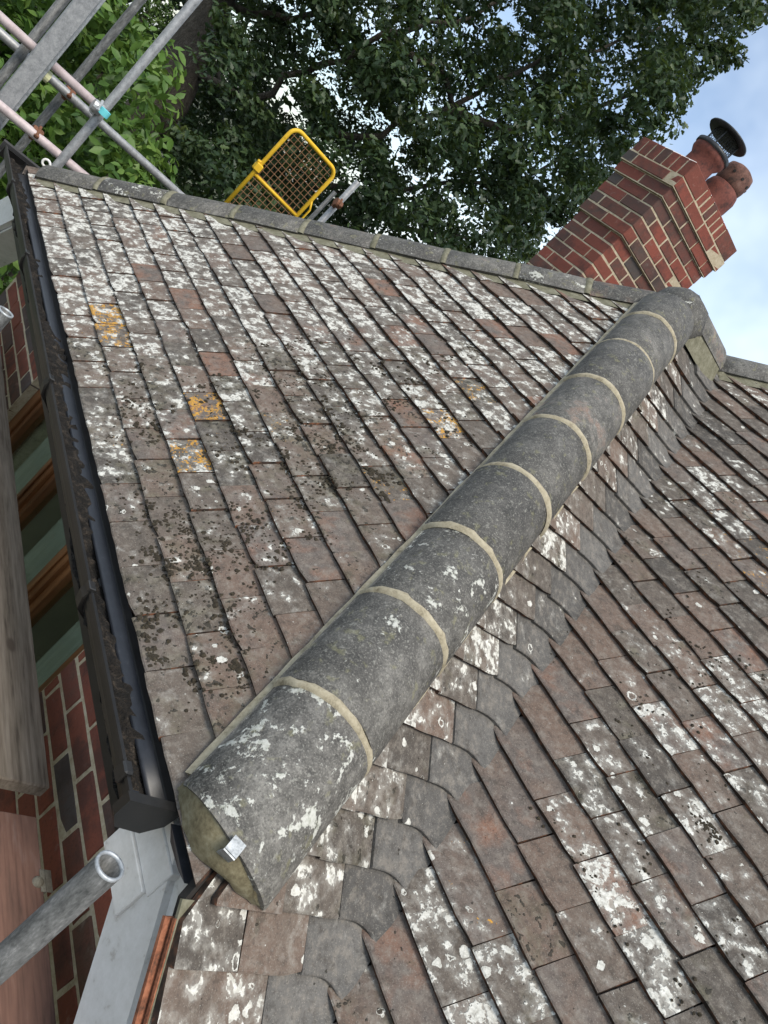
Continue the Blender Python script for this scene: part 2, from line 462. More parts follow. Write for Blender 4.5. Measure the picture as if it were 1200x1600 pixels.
def brick_material(name, stops):
    t = NT(name, .85)
    oi = t.new('ShaderNodeObjectInfo')
    P = t.pos(); n = t.noise(P, 22, 4, .6); f = t.noise(P, 120, 3, .7)
    tone = t.math('ADD', oi.outputs['Random'], t.math('MULTIPLY', t.math('SUBTRACT', n, .5), .35))
    base = t.ramp(tone, stops)
    base = t.mix(t.math('MULTIPLY', t.step(f, .5, .75), .45), base, (.05,.028,.022))
    base = t.mix(t.math('MULTIPLY', t.step(n, .60, .74), .24), base, (.36,.28,.23))
    so = t.noise(t.pos(shift=False), 7, 4, .65)
    base = t.mix(t.math('MULTIPLY', t.step(so, .50, .66), .55), base, (.040,.030,.027))
    t.color(base); t.bump(t.math('ADD', f, n), .5, .003)
    return t.m
M_BRICK = brick_material('red_brick', [(0, (.085,.068,.062)), (.14, (.10,.055,.042)), (.35, (.185,.058,.036)), (.6, (.235,.070,.042)), (.8, (.17,.055,.038)), (1, (.115,.068,.048))])
M_CBRICK = brick_material('chimney_brick', [(0, (.070,.060,.055)), (.18, (.095,.055,.044)), (.36, (.17,.052,.036)), (.58, (.225,.062,.042)), (.78, (.14,.048,.036)), (1, (.085,.050,.042))])

def glass_material():
    m = bpy.data.materials.new('window_glass'); m.use_nodes = True
    n, l = m.node_tree.nodes, m.node_tree.links
    n.remove(n['Principled BSDF'])
    tr = n.new('ShaderNodeBsdfTransparent'); tr.inputs['Color'].default_value = (.86, .92, .89, 1)
    gl = n.new('ShaderNodeBsdfGlossy'); gl.inputs['Roughness'].default_value = .03
    lw = n.new('ShaderNodeLayerWeight'); lw.inputs['Blend'].default_value = .5
    pw = n.new('ShaderNodeMath'); pw.operation = 'POWER'; pw.inputs[1].default_value = 5; l.new(lw.outputs['Facing'], pw.inputs[0])
    fr = n.new('ShaderNodeMath'); fr.operation = 'MULTIPLY_ADD'; fr.inputs[1].default_value = .9; fr.inputs[2].default_value = .045; l.new(pw.outputs[0], fr.inputs[0])
    mx = n.new('ShaderNodeMixShader')
    l.new(fr.outputs[0], mx.inputs[0]); l.new(tr.outputs[0], mx.inputs[1]); l.new(gl.outputs[0], mx.inputs[2])
    l.new(mx.outputs[0], n['Material Output'].inputs['Surface'])
    return m
M_GLASS = glass_material()

def leaf_material(name, stops, trans=.35):
    t = NT(name, .5)
    g = t.new('ShaderNodeNewGeometry')
    n = t.noise(g.outputs['Position'], 2.2, 3, .6)
    a = t.new('ShaderNodeAttribute', attribute_name='tint')
    x = t.math('ADD', t.math('MULTIPLY', n, .5), t.math('MULTIPLY', a.outputs['Fac'], .5))
    c = t.ramp(x, stops); t.color(c)
    t.b.inputs['Specular IOR Level'].default_value = .35
    tr = t.new('ShaderNodeBsdfTranslucent'); t.l.new(t.mix(.4, c, (.16,.22,.03)), tr.inputs['Color'])
    mx = t.new('ShaderNodeMixShader'); mx.inputs[0].default_value = trans
    t.l.new(t.b.outputs[0], mx.inputs[1]); t.l.new(tr.outputs[0], mx.inputs[2])
    t.l.new(mx.outputs[0], t.n['Material Output'].inputs['Surface'])
    return t.m
M_OAK = leaf_material('oak_leaves', [(.28, (.014,.030,.014)), (.5, (.028,.054,.022)), (.70, (.055,.088,.030)), (.85, (.11,.14,.042))], .22)
M_LAUREL = leaf_material('laurel_leaves', [(.28, (.040,.090,.018)), (.5, (.085,.165,.030)), (.72, (.15,.24,.050)), (.88, (.22,.29,.08))], .32)
M_CONIF = leaf_material('conifer_leaves', [(.3, (.06,.11,.03)), (.6, (.11,.17,.05)), (.8, (.17,.24,.08))], .3)

# ------------------------------------------------------------------ setting
GZ = -5.0
me = mk_mesh('ground', [(-400,-400,GZ),(400,-400,GZ),(400,400,GZ),(-400,400,GZ)], [(0,1,2,3)], [M_GRASS])
tag(obj('ground', me), kind='structure')

# ------------------------------------------------------------------ the house
PITCH = math.radians(43.1)
c, s, tp = math.cos(PITCH), math.sin(PITCH), math.tan(PITCH)
G = 0.1003                    # tile gauge
TW = 0.165                    # tile width
W = 3.75                      # width between the two hip feet
D = 0.457                     # set-back of the main slope
APEX = Vector((-W/2, W/2, W/2*tp))
JOIN = Vector((-W/2, W/2 + D, W/2*tp))
YW = 0.245                    # wall face

house = empty('house', (-1.5, 3.0, GZ), 'red brick house with lichen covered clay tile roof and mortared hips', 'house')

def part(name, me, parent, mat=None, color=None):
    return obj(name, me, parent, mat, color)

F_LEFT = Matrix(((1,0,0,0),(0,c,-s,0),(0,s,c,0),(0,0,0,1)))
F_STRIP = Matrix(((0,-c,s,0),(1,0,0,0),(0,s,c,0),(0,0,0,1)))
F_RIGHT = Matrix.Translation((0, D, 0)) @ F_LEFT
TILT = 0.142
TH = 0.0142

def tile_full(w, seed, L=.20):
    r = random.Random(seed)
    nx = 4
    rows = [(0.0, -.0022), (.004, 0), (.1, 0), (L, 0)]
    v, f, fm = [], [], []
    wav = [r.uniform(-.0014, .0014) for _ in range(nx+1)]
    camb = r.uniform(.0010, .0035); tw_ = r.uniform(-.0025, .0025)
    chip = r.choice([None, None, None, 0, nx])
    def zt(i, vv): 
        k = i/nx
        return -TILT*vv - camb*((2*k-1)**2) + tw_*(2*k-1)
    xs = [w*i/nx for i in range(nx+1)]
    def X(i, j):
        e = 0
        if i == 0: e = r.uniform(-.0006, .0010)
        if i == nx: e = r.uniform(-.0010, .0006)
        return xs[i] + e
    for j, (vv, dz) in enumerate(rows):
        for i in range(nx+1):
            y = vv + (wav[i] if j < 2 else 0)
            if chip == i and j < 2: y += r.uniform(.003, .010)
            v.append((X(i, j), y, zt(i, vv) + dz))
    n1 = nx+1
    for j in range(3):
        for i in range(nx):
            a = j*n1+i; f.append((a, a+1, a+1+n1, a+n1)); fm.append(0)
    b = len(v)
    for i in range(nx+1): v.append((v[i][0], v[i][1]+.001, v[i][2]-TH))
    for i in range(nx): f.append((b+i, b+i+1, i+1, i)); fm.append(1)
    b2 = len(v)
    v.append((v[0][0], L, zt(0, L)-TH)); v.append((v[nx][0], L, zt(nx, L)-TH))
    f.append((b, 0, n1, 2*n1, 3*n1, b2)); fm.append(1)
    f.append((b+nx, b2+1, 3*n1+nx, 2*n1+nx, n1+nx, nx)); fm.append(1)
    return mk_mesh('tile', v, f, [M_TILE, M_EDGE], fm)

FULL = [tile_full(TW - .002, 100 + i) for i in range(16)]

def clip_poly(poly, planes):
    for (a, b, d) in planes:      # keep a*x+b*y <= d
        out = []
        for i in range(len(poly)):
            P, Q = poly[i], poly[(i+1) % len(poly)]
            dp, dq = a*P[0]+b*P[1]-d, a*Q[0]+b*Q[1]-d
            if dp <= 0: out.append(P)
            if dp * dq < 0:
                t = dp/(dp-dq); out.append((P[0]+t*(Q[0]-P[0]), P[1]+t*(Q[1]-P[1])))
        poly = out
        if len(poly) < 3: return None
    return poly

def tile_poly(poly, seed, v0=0.0):
    r = random.Random(seed)
    tw_ = r.uniform(-.01, .01)
    top = [(p[0], p[1], -TILT*(p[1]-v0) + tw_*(p[0]-poly[0][0])) for p in poly]
    n = len(top)
    v = top + [(p[0], p[1], p[2]-TH) for p in top]
    f = [tuple(range(n))]; fm = [0]
    for i in range(n):
        k = (i+1) % n; f.append((i, i+n, k+n, k)); fm.append(1)
    return mk_mesh('tile', v, f, [M_TILE, M_EDGE], fm)

ORANGE = [(165,485,1.0),(172,512,.9),(322,630,.9),(295,718,.8),(745,610,.75),(700,655,.85),(438,655,.55),(600,765,.65),(355,660,.4),(165,650,.4),(200,680,.35),(255,940,.45),(240,910,.35),(690,630,.55),(620,640,.4),
          (1125,820,.5),(1110,865,.45),(1175,860,.6),(1190,870,.6),(745,1385,.45),(755,1430,.35),(985,1545,.65),(1105,1430,.5),(1000,1450,.35),(540,600,.35),(458,1372,.3),(285,690,.4)]

def tone_of(x, y, face, n):
    r = random
    white = .3; moss = .2; tone = r.uniform(.05, .95)
    if face == 'L':
        k = min(1, max(0, (y - 480)/380))
        white = .88*(1-k) + .34*k + r.uniform(-.2, .2)
        if y > 540 and x + y < 1420: moss = r.uniform(.6, 1.0)
        elif y < 480: moss = r.uniform(.0, .5)
        if x > 650 and y < 620: white = max(white, r.uniform(.6, .95))
        if y > 800: tone = r.uniform(.3, .9); moss = r.uniform(.2, .9)
        if r.random() < .10: white, tone = .05, r.uniform(.75, 1)
    elif face == 'S':
        white = r.uniform(.25, .95); moss = r.uniform(.1, .8); tone = r.uniform(.1, .75)
    else:
        white = max(0, r.gauss(.42, .27)); moss = r.uniform(.1, .8) if r.random() < .7 else .0
        if x > 930 and y > 1050: white += .18
        if x < 1000 and 980 < y < 1330 and x - .55*(1330-y) < 820: 
            white *= .25; moss *= .2; tone = r.uniform(.6, .95)
    o = 0.0
    for ox, oy, k in ORANGE:
        if (ox-x)**2 + (oy-y)**2 < (20 + y*.010)**2: o = max(o, k)
    if o == 0 and r.random() < .15: o = r.uniform(.1, .3)
    return (min(1, max(0, white)), o, moss, tone)

def place_tile(face, F, parent, a0, a1, n, voff=0.0, planes=None, rest=None, seed=0, vis=True):
    """one tile whose tail is on course n, between a0 and a1 along the course"""
    v0 = n*G + voff
    jit = Matrix.Translation((random.uniform(-.0012, .0012), random.gauss(0, .0016), random.uniform(-.0008, .0022))) @ Matrix.Rotation(random.gauss(0, .008), 4, 'Z') @ Matrix.Rotation(random.gauss(0, .008), 4, 'X')
    ctr = F @ Vector(((a0+a1)/2, v0 + .05, 0))
    X, Y = px(ctr)
    inframe = -60 < X < 1260 and -60 < Y < 1680
    full = abs((a1-a0)-TW) < .003
    cut = False
    if planes:
        rect = [(a0+.001, v0), (a1-.001, v0), (a1-.001, v0+.20), (a0+.001, v0+.20)]
        poly = clip_poly(rect, planes)
        if poly is None: return
        ar = abs(sum(poly[i][0]*poly[(i+1) % len(poly)][1]-poly[(i+1) % len(poly)][0]*poly[i][1] for i in range(len(poly))))/2
        if ar < .0007: return
        if ar < (a1-a0-.002)*.20 - 1e-5:
            cut = True
            me = tile_poly([(p[0]-a0, p[1]-v0) for p in poly], seed)
    if not cut:
        me = FULL[random.randrange(len(FULL))] if full else tile_full(a1-a0-.002, seed)
    M = F @ Matrix.Translation((a0 + .001, v0, 0)) @ jit
    if not inframe:
        if rest is not None:
            rest.addmesh([M @ q.co for q in me.vertices], [tuple(p.vertices) for p in me.polygons])
        if me.users == 0: bpy.data.meshes.remove(me)
        return
    o = obj('tile', me, parent, M, tone_of(X, Y, face, n))
    return o

def slab(pts, off, parent, name, mat, thick=.02):
    """a roof deck under the tiles: polygon pts pushed off along its normal"""
    P = [Vector(p) for p in pts]
    nrm = (P[1]-P[0]).cross(P[2]-P[0]).normalized()
    if nrm.z < 0: P.reverse(); nrm = -nrm
    n = len(P)
    v = [p - nrm*off for p in P] + [p - nrm*(off+thick) for p in P]
    f = [tuple(range(n)), tuple(range(2*n-1, n-1, -1))] + [(i, i+n, (i+1) % n + n, (i+1) % n) for i in range(n)]
    return part(name, mk_mesh(name, v, f, [mat]), parent)

# --- the hipped end slope over the gutter
hip_slope = slab([(-.05, .03, .03*tp), (-W+.05, .03, .03*tp), tuple(APEX)], .034, house, 'hip_slope', M_DECK)
pl_near = (1, c, -.03)        # x + v*c <= -.03  (stay left of the near hip)
pl_far = (-1, c, W-.03)
for n in range(0, 24):
    off = -.3399 - (TW/2 if n % 2 else 0)
    k = 0
    while True:
        a1 = off + TW*4 - k*TW; a0 = a1 - TW
        if a1 < -W: break
        place_tile('L', F_LEFT, hip_slope, a0, a1, n, 0, [pl_near, pl_far], seed=n*100+k)
        k += 1

# --- the narrow side slope between near hip and valley, running on down to the verge
side_slope = slab([(.9, -.01, -.9*tp), (.9, D-.9, -.9*tp), (-W/2, D+W/2, W/2*tp), tuple(APEX), (0, .0, 0)], .034, house, 'side_slope', M_DECK)
rest_s = MB()
for n in range(-8, 23):
    ye = D + n*G*c - .090 - max(0, n)*.0014
    a1 = ye
    pls = [(-1, c, -.03)] if n >= 0 else [(-1, 0, .015), (-1, c, -.01)]      # y >= v*c + .03 ; below the hip foot the verge
    k = 0
    while a1 > (n*G*c if n >= 0 else -.015) - .05 and k < 6:
        a0 = a1 - TW
        if n < 0 and a1 - (-.015) < TW*1.45 and a1 - (-.015) > .02:
            a0 = -.015
            place_tile('S', F_STRIP, side_slope, a0, a1, n, 0, [(-1, c, -.01)], rest_s, seed=5000+n*10+k); break
        if n < 0 and a1 <= .005: break
        place_tile('S', F_STRIP, side_slope, a0, a1, n, 0, pls, rest_s, seed=5000+n*10+k)
        a1 = a0; k += 1

def valley_tile(n):
    e0, e1 = .090 + max(0, n)*.0014, .055
    Ns, Nr = Vector((s, 0, c)), Vector((0, -s, c))
    nk = 8
    v, f, fm = [], [], []
    rows = [(0, -.002), (.005, 0), (.09, 0), (.17, 0)]
    for (dv, dz) in rows:
        w = n*G + dv
        V = Vector((-w*c, D + w*c, w*s))
        P0 = V + Vector((0, -e0 + .002 - dv*c, 0)); P2 = V + Vector((e1, 0, 0))
        for k in range(nk+1):
            t = k/nk; wt = 1.7
            b0, b1, b2 = (1-t)**2, 2*t*(1-t)*wt, t*t
            P = (P0*b0 + V*b1 + P2*b2)/(b0+b1+b2)
            N = (Ns*(1-t) + Nr*t).normalized()
            v.append(P + N*(-TILT*dv + dz - .004*t + .003*math.sin(math.pi*t)))
    n1 = nk+1
    for j in range(3):
        for k in range(nk):
            a = j*n1+k; f.append((a, a+1, a+1+n1, a+n1)); fm.append(0)
    b = len(v)
    for k in range(n1):
        t = k/nk; N = (Ns*(1-t) + Nr*t).normalized(); v.append(Vector(v[k]) - N*.017)
    for k in range(nk): f.append((b+k, b+k+1, k+1, k)); fm.append(1)
    bb = len(v)
    for j in range(4): v.append(Vector(v[j*n1]) - Ns*.017)
    for j in range(3): f.append((j*n1, (j+1)*n1, bb+j+1, bb+j)); fm.append(1)
    me = mk_mesh('valley_tile', v, f, [M_VALLEY, M_VALLEY], fm)
    me.polygons.foreach_set('use_smooth', [i < 3*nk for i in range(len(f))])
    return me
for n in range(-8, 25):
    w = n*G; X, Y = px((-w*c, D+w*c, w*s))
    me = valley_tile(n)
    if -60 < X < 1260 and -60 < Y < 1680:
        obj('valley_tile', me, side_slope, None, (random.uniform(0, .42), random.choice([0, 0, .2]), random.uniform(.0, .3), random.uniform(.1, .9)))
    else:
        rest_s.addmesh([q.co for q in me.vertices], [tuple(p.vertices) for p in me.polygons])
if rest_s.v:
    o = part('lower_tiles', rest_s.mesh('lower_tiles', [M_TILE]), side_slope); o['kind'] = 'stuff'; o.color = (.35, .1, .3, .5)

# --- the main slope beyond the valley
XR = 2.2
ytop = 3.6
main_slope = slab([(.9, D-.9, -.9*tp), (XR, D-.9, -.9*tp), (XR, D+ytop, ytop*tp), (ytop-W+.0, D+ytop, ytop*tp), (-W/2, D+W/2, W/2*tp)], .034, house, 'main_slope', M_DECK)
rest_m = MB()
VOFF = -.018
hip_pl = (-1, c, W/2 + W/2 - .02)     # stay below the upper hip: y - JOIN.y <= x + W/2
for n in range(-8, 40):
    vx = -n*G*c + random.uniform(-.004, .006)
    j0 = -.05 - .0815*(n-4)
    j0 += math.ceil((vx + .115 - j0)/TW)*TW
    if n <= 25: 
        start = vx
    else:
        start = n*G*c - W - .15; j0 = start + TW - (.08 if n % 2 else 0)
    a0, a1, k = start, j0, 0
    while a0 < XR:
        w_ = a1 - a0
        vn = n*G*c
        pls = [(-1, c, W - .02)] if n >= 20 else None
        place_tile('R', F_RIGHT, main_slope, a0, a1, n, VOFF, pls, rest_m, seed=9000+n*60+k)
        a0 = a1; a1 += TW; k += 1
if rest_m.v:
    o = part('outer_tiles', rest_m.mesh('outer_tiles', [M_TILE]), main_slope); o['kind'] = 'stuff'; o.color = (.35, .1, .3, .5)

# --- slopes turned away from the view: plain decks with a tile colour
def rear(pts):
    o = slab(pts, .0, house, 'rear_slope', M_TILE, .05); o.color = (.3, .1, .3, .5)
rear([(-W, 0, 0), tuple(APEX + Vector((0,0,-.01))), tuple(JOIN + Vector((0,0,-.01))), (-W, W/2+D+.0, 0)])
rear([tuple(JOIN + Vector((0,0,-.02))), (ytop-W, D+ytop, ytop*tp-.02), (ytop-W-1.2, D+ytop+3.0, ytop*tp-.02-1.2*tp), (-W/2-1.6, D+W/2, W/2*tp-1.6*tp)])

# --- moss cushions on the tiles
def moss_mesh(points, name):
    vv, ff = [], []
    base = [(0,0,1)] + [(math.cos(a)*.8, math.sin(a)*.8, .55) for a in np.linspace(0, 2*math.pi, 6)[:-1]] + [(math.cos(a+.5), math.sin(a+.5), -.1) for a in np.linspace(0, 2*math.pi, 6)[:-1]]
    fb = [(0,1+i,1+(i+1)%5) for i in range(5)] + [(1+i,6+i,6+(i+1)%5,1+(i+1)%5) for i in range(5)]
    for P, N, r in points:
        u = N.orthogonal().normalized(); w = N.cross(u)
        b = len(vv); a0 = random.uniform(0, 6)
        h = random.uniform(.4, .8)
        for q in base:
            k = r*random.uniform(.65, 1.3)
            x, y = q[0]*math.cos(a0)-q[1]*math.sin(a0), q[0]*math.sin(a0)+q[1]*math.cos(a0)
            vv.append(P + u*x*k + w*y*k + N*q[2]*k*h)
        ff += [tuple(b+i for i in g) for g in fb]
    return mk_mesh(name, vv, ff, [M_MOSS], smooth=False)

def tile_surface(F, a, v, voff=0.0):
    dv = (v - voff) % G
    return F @ Vector((a, v, -TILT*dv))
pts = []
NL = Vector((0, -s, c)); NS = Vector((s, 0, c))
def scatter(F, N, x, y, spread, cnt, rmin, rmax, voff=0.0, origin_d=0.0):
    P = on_plane(x, y, np.array(N), N.dot(F.translation))
    L = F.inverted() @ P
    for _ in range(cnt):
        a, v = L.x + random.gauss(0, spread), L.y + random.gauss(0, spread*.6)
        pts.append((tile_surface(F, a, v, voff), N, random.uniform(rmin, rmax)))
for _ in range(210):
    x, y = random.choice([(random.uniform(170, 560), random.uniform(560, 900)), (random.uniform(400, 760), random.uniform(520, 720)), (random.uniform(200, 420), random.uniform(800, 1080)), (random.uniform(200, 600), random.uniform(560, 880))])
    scatter(F_LEFT, NL, x, y, random.choice([.014, .03, .045]), random.randint(5, 22), .0018, random.choice([.004, .006, .008]))
# a band of moss below the course lines
for _ in range(520):
    n = random.randint(1, 16); a = -random.uniform(.5 + n*G*c, W - .45 - n*G*c)
    P = F_LEFT @ Vector((a, n*G - .004 + random.gauss(0, .003), -.012))
    X, Y = px(P)
    if Y < 470 and random.random() < .7: continue
    pts.append((P, NL, random.uniform(.003, .0065)))
for x, y in ((590,740),(575,735),(600,750),(612,745)):
    scatter(F_LEFT, NL, x, y, .02, 12, .004, .009)
def cut(points, near):
    return [q for q in points if q[0].x < -q[0].y - .25 and q[0].x > -W + q[0].y + .3 and q[0].y > .01]
o = part('moss', moss_mesh(cut(pts, True), 'moss'), hip_slope); o['kind'] = 'stuff'
pts = []
for _ in range(46):
    x, y = random.uniform(740, 1190), random.uniform(900, 1590)
    if x + (1330-y)*.5 < 880: continue
    scatter(F_RIGHT, NL, x, y, .030, random.randint(3, 10), .002, .0055, VOFF)
for x, y in ((1105,1290),(1115,1298),(1098,1285)):
    scatter(F_RIGHT, NL, x, y, .016, 14, .003, .006, VOFF)
o = part('moss', moss_mesh(pts, 'moss'), main_slope); o['kind'] = 'stuff'

# --- hips and ridge: half-round tiles bedded in mortar
def roll_parts(name, P0, h, joints, R_, tc, lat0, lat1, arc0, fill, jw=.019, ends=(False, False), side_sign=1, bed=M_BED, colors=None, joint_mat=M_MORTAR, cutdef=None, bed0=.012):
    """hip or ridge from P0 along unit h. joints: distances of the joints, first and last are the ends"""
    h = Vector(h).normalized()
    t = (Vector((0,0,1)) - h*h.z).normalized()
    l = h.cross(t).normalized() * side_sign      # lateral
    tot = joints[-1]
    def ctr(d):
        return P0 + h*d + l*(lat0 + (lat1-lat0)*d/tot) + t*tc
    root_mb = MB()
    def arc_pt(d, ang, r):
        return ctr(d) + l*(math.cos(ang)*r) + t*(math.sin(ang)*r)
    na = 18
    a0, a1 = math.radians(arc0), math.pi - math.radians(arc0)
    # bed: a continuous core under the tiles with fillets down to the slopes
    bed_mb = MB()
    nd = max(2, int(tot/.06))
    vv = []
    for i in range(nd+1):
        d = joints[0] + bed0 + (tot - joints[0] - .012 - bed0)*i/nd
        ring = []
        ring.append(ctr(d) + l*fill[0] + t*(fill[1]-tc) - l*0)
        for k in range(9):
            ang = a0 + (a1-a0)*k/8
            ring.append(arc_pt(d, ang, R_ - .010))
        ring.append(ctr(d) + l*fill[2] + t*(fill[3]-tc))
        ring = [q + Vector((random.gauss(0, .0012), random.gauss(0, .0012), random.gauss(0, .0012))) for q in ring]
        vv += ring
    nr = 11
    ff = []
    for i in range(nd):
        for k in range(nr-1):
            a = i*nr+k; ff.append((a, a+nr, a+nr+1, a+1))
    ff.append(tuple(range(nr))); ff.append(tuple(range(nd*nr, (nd+1)*nr))[::-1])
    root = part(name, mk_mesh(name, vv, ff, [bed], smooth=False), house)
    # tiles
    for i in range(len(joints)-1):
        d0, d1 = joints[i] + (jw/2 if i else 0), joints[i+1] - (jw/2 if i < len(joints)-2 else 0)
        rj = R_ + random.uniform(-.002, .003)
        tilt = random.uniform(-.008, .008); lj = random.uniform(-.005, .005)
        v, f, fm = [], [], []
        rings = [(d0, -.003, 0), (d0+.004, 0, 0), ((d0+d1)/2, 0, 0), (d1-.004, 0, 0), (d1, -.003, 0)]
        for (d, dr, _) in rings:
            for k in range(na+1):
                ang = a0 + (a1-a0)*k/na
                dd = d
                if cutdef and i == 0 and d < d0 + .01: dd = d + cutdef(ang)
                q = arc_pt(dd, ang, rj + dr + .0012*math.sin(3*ang+i)) + t*(tilt*((d-d0)/(d1-d0)-.5)) + l*lj
                v.append(q)
        n1 = na+1
        for j in range(4):
            for k in range(na):
                a = j*n1+k; f.append((a, a+1, a+1+n1, a+n1) if side_sign < 0 else (a, a+n1, a+1+n1, a+1)); fm.append(0)
        b = len(v)
        for d, ref in ((d0, 0), (d1, 4)):
            for k in range(n1):
                ang = a0 + (a1-a0)*k/na
                dd = d + (cutdef(ang) if cutdef and i == 0 and ref == 0 else 0)
                v.append(arc_pt(dd, ang, rj - .017) + l*lj)
        for k in range(na):
            f.append((k, k+1, b+k+1, b+k)); fm.append(0)
            f.append((4*n1+k+1, 4*n1+k, b+n1+k, b+n1+k+1)); fm.append(0)
        f.append((0, b, b+n1, 4*n1, 3*n1, 2*n1, n1)); f.append((na, n1+na, 2*n1+na, 3*n1+na, 4*n1+na, b+n1+na, b+na)); fm += [0, 0]
        me = mk_mesh('hip_tile', v, f, [M_HIP], fm)
        sm = [True]*(4*na) + [False]*(len(f)-4*na)
        me.polygons.foreach_set('use_smooth', sm)
        cc = colors[i] if colors else (random.uniform(0, .5), random.uniform(0, .4), 0, 1)
        obj('hip_tile', me, root, None, (*cc[:2], cc[2] if len(cc) > 2 else random.uniform(.15, .8), 1))
    # pointed mortar joints
    for d in joints[1:-1]:
        v, f = [], []
        nb = 5
        ph = random.uniform(0, 6)
        for j in range(nb):
            dd = d + (j/(nb-1)-.5)*(jw+.009)
            hump = [-.004, .0032, .0045, .0032, -.004][j]
            for k in range(na+1):
                ang = a0 + (a1-a0)*k/na
                wob = .0026*math.sin(5*ang+ph) + .0016*math.sin(13*ang+2*ph) + random.gauss(0, .0012)
                v.append(arc_pt(dd + wob*(1 if j > 2 else .6), ang, R_ + hump + random.gauss(0, .0004)))
        for j in range(nb-1):
            for k in range(na):
                a = j*(na+1)+k; f.append((a, a+na+1, a+na+2, a+1))
        me = mk_mesh('mortar_joint', v, f, [joint_mat], smooth=True)
        obj('mortar_joint', me, root)
    return root, ctr, arc_pt, l, t, h

h_near = Vector((-1, 1, tp)).normalized()
near_cols = [(.74,0,.95),(.34,.05,.55),(.60,.05,.45),(.20,0,.12),(.20,.15,.25),(.18,.55,.8),(.14,0,.2),(.12,.2,.55),(.2,.1,.25),(.4,.1,.5)]
near_j = [.094, .425, .757, 1.06, 1.398, 1.735, 2.08, 2.43, 2.75, 3.02]
def foot_cut(ang):
    return -.032*math.sin(ang) + .052*(1+math.cos(ang))/2
near_hip, nctr, narc, nl_, nt_, nh_ = roll_parts('hip', Vector((0,0,0)), h_near, near_j, .133, -.082, .022, .040, 8,
    (.138, -.086, -.134, -.064), side_sign=-1, colors=near_cols, jw=.016, cutdef=foot_cut, bed=M_MORTAR, bed0=.075)
h_far = Vector((1, 1, tp)).normalized()
far_j = [.13, .43, .765, 1.10, 1.43, 1.765, 2.085, 2.41, 2.725, 3.02]
far_cols = [(.15,.25),(.72,0),(.05,0),(.05,0),(.15,.5),(.35,0),(.08,.25),(.62,0),(.1,.75),(.1,.2)]
far_hip, fctr, farc, fl_, ft_, fh_ = roll_parts('hip', Vector((-W,0,0)), h_far, far_j, .133, -.113, .0, .0, 24,
    (.160, -.096, -.160, -.096), side_sign=-1, colors=far_cols, jw=.026, joint_mat=M_BED)
ridge, rctr, rarc, rl_, rt_, rh_ = roll_parts('ridge', APEX + Vector((0, -.02, 0)), Vector((0,1,0)), [0.0, .36], .125, -.085, 0, 0, 12,
    (.150, -.150, -.150, -.150), side_sign=-1, colors=[(.1,.5)])
h_up = Vector((1, 1, tp)).normalized()
up_j = [-.04, .30, .63, .96, 1.29, 1.62, 1.95]
up_hip, *_ = roll_parts('hip', JOIN, h_up, up_j, .128, -.095, 0, 0, 18, (.16, -.095, -.16, -.095), side_sign=-1, colors=[(.1,.1)]*6, joint_mat=M_BED)

# mortar saddle at the apex
def blob(P, rx, ry, rz, name, mat, parent, rot=None, seed=3):
    r = random.Random(seed); v, f = [], []
    nu, nv = 16, 9
    for j in range(nv+1):
        th = math.pi*j/nv
        for i in range(nu):
            ph = 2*math.pi*i/nu; k = 1 + r.gauss(0, .025)
            q = Vector((rx*math.sin(th)*math.cos(ph)*k, ry*math.sin(th)*math.sin(ph)*k, rz*math.cos(th)*k))
            if rot: q = rot @ q
            v.append(P + q)
    for j in range(nv):
        for i in range(nu):
            a, b = j*nu+i, j*nu+(i+1) % nu; f.append((a, a+nu, b+nu, b))
    return part(name, mk_mesh(name, v, f, [mat], smooth=True), parent, None, (.3, .05, 0, 1))
blob(APEX + Vector((.01, -.02, -.085)), .135, .135, .128, 'apex_mortar', M_HIP, ridge)
blob(JOIN + Vector((.02, -.01, -.11)), .13, .10, .11, 'saddle_mortar', M_BED, ridge, seed=5)

# mortar filling the open foot of the near hip and the galvanised hip iron
v, f = [], []
ring_n = 20
rowsN = 5
def abslat(u): return .022 + .128*math.cos(math.pi*u)
for r_ in range(rowsN):
    q = r_/(rowsN-1)
    for k in range(ring_n+1):
        u = k/ring_n; ang = math.pi*u
        topP = narc(.094 + .012 + foot_cut(ang), ang, .126)
        al = abslat(u)
        d = .055 + .085*max(0, math.cos(ang))**2 + .035*max(0, -math.cos(ang))**2
        lowP = Vector((0,0,0)) + nh_*d + nl_*al + nt_*(-.552*abs(al) + .004)
        bulge = .012*math.sin(math.pi*q)*math.sin(ang)
        v.append(topP.lerp(lowP, q) - nh_*bulge + Vector((random.gauss(0,.0015), random.gauss(0,.0015), random.gauss(0,.0015))))
n1 = ring_n+1
for r_ in range(rowsN-1):
    for k in range(ring_n):
        a = r_*n1+k; f.append((a, a+1, a+1+n1, a+n1))
part('end_mortar', mk_mesh('end_mortar', v, f, [M_ENDM], smooth=True), near_hip)
sb = MB()
iron = [narc(.24, math.pi/2, .137), narc(.10 - .045 - .004, math.pi/2, .137), narc(.10 - .045 - .009, math.pi/2, .105), narc(.10-.040, math.pi/2, .060)]
for i in range(len(iron)-1):
    p0, p1 = iron[i], iron[i+1]
    dirn = (p1-p0).normalized(); nn = nl_.cross(dirn).normalized()
    q = [p0 - nl_*.017, p0 + nl_*.017, p1 + nl_*.017, p1 - nl_*.017]
    q2 = [x + nn*.003 for x in q]
    sb.addmesh(q + q2, [(0,1,2,3),(7,6,5,4),(0,4,5,1),(1,5,6,2),(2,6,7,3),(3,7,4,0)])
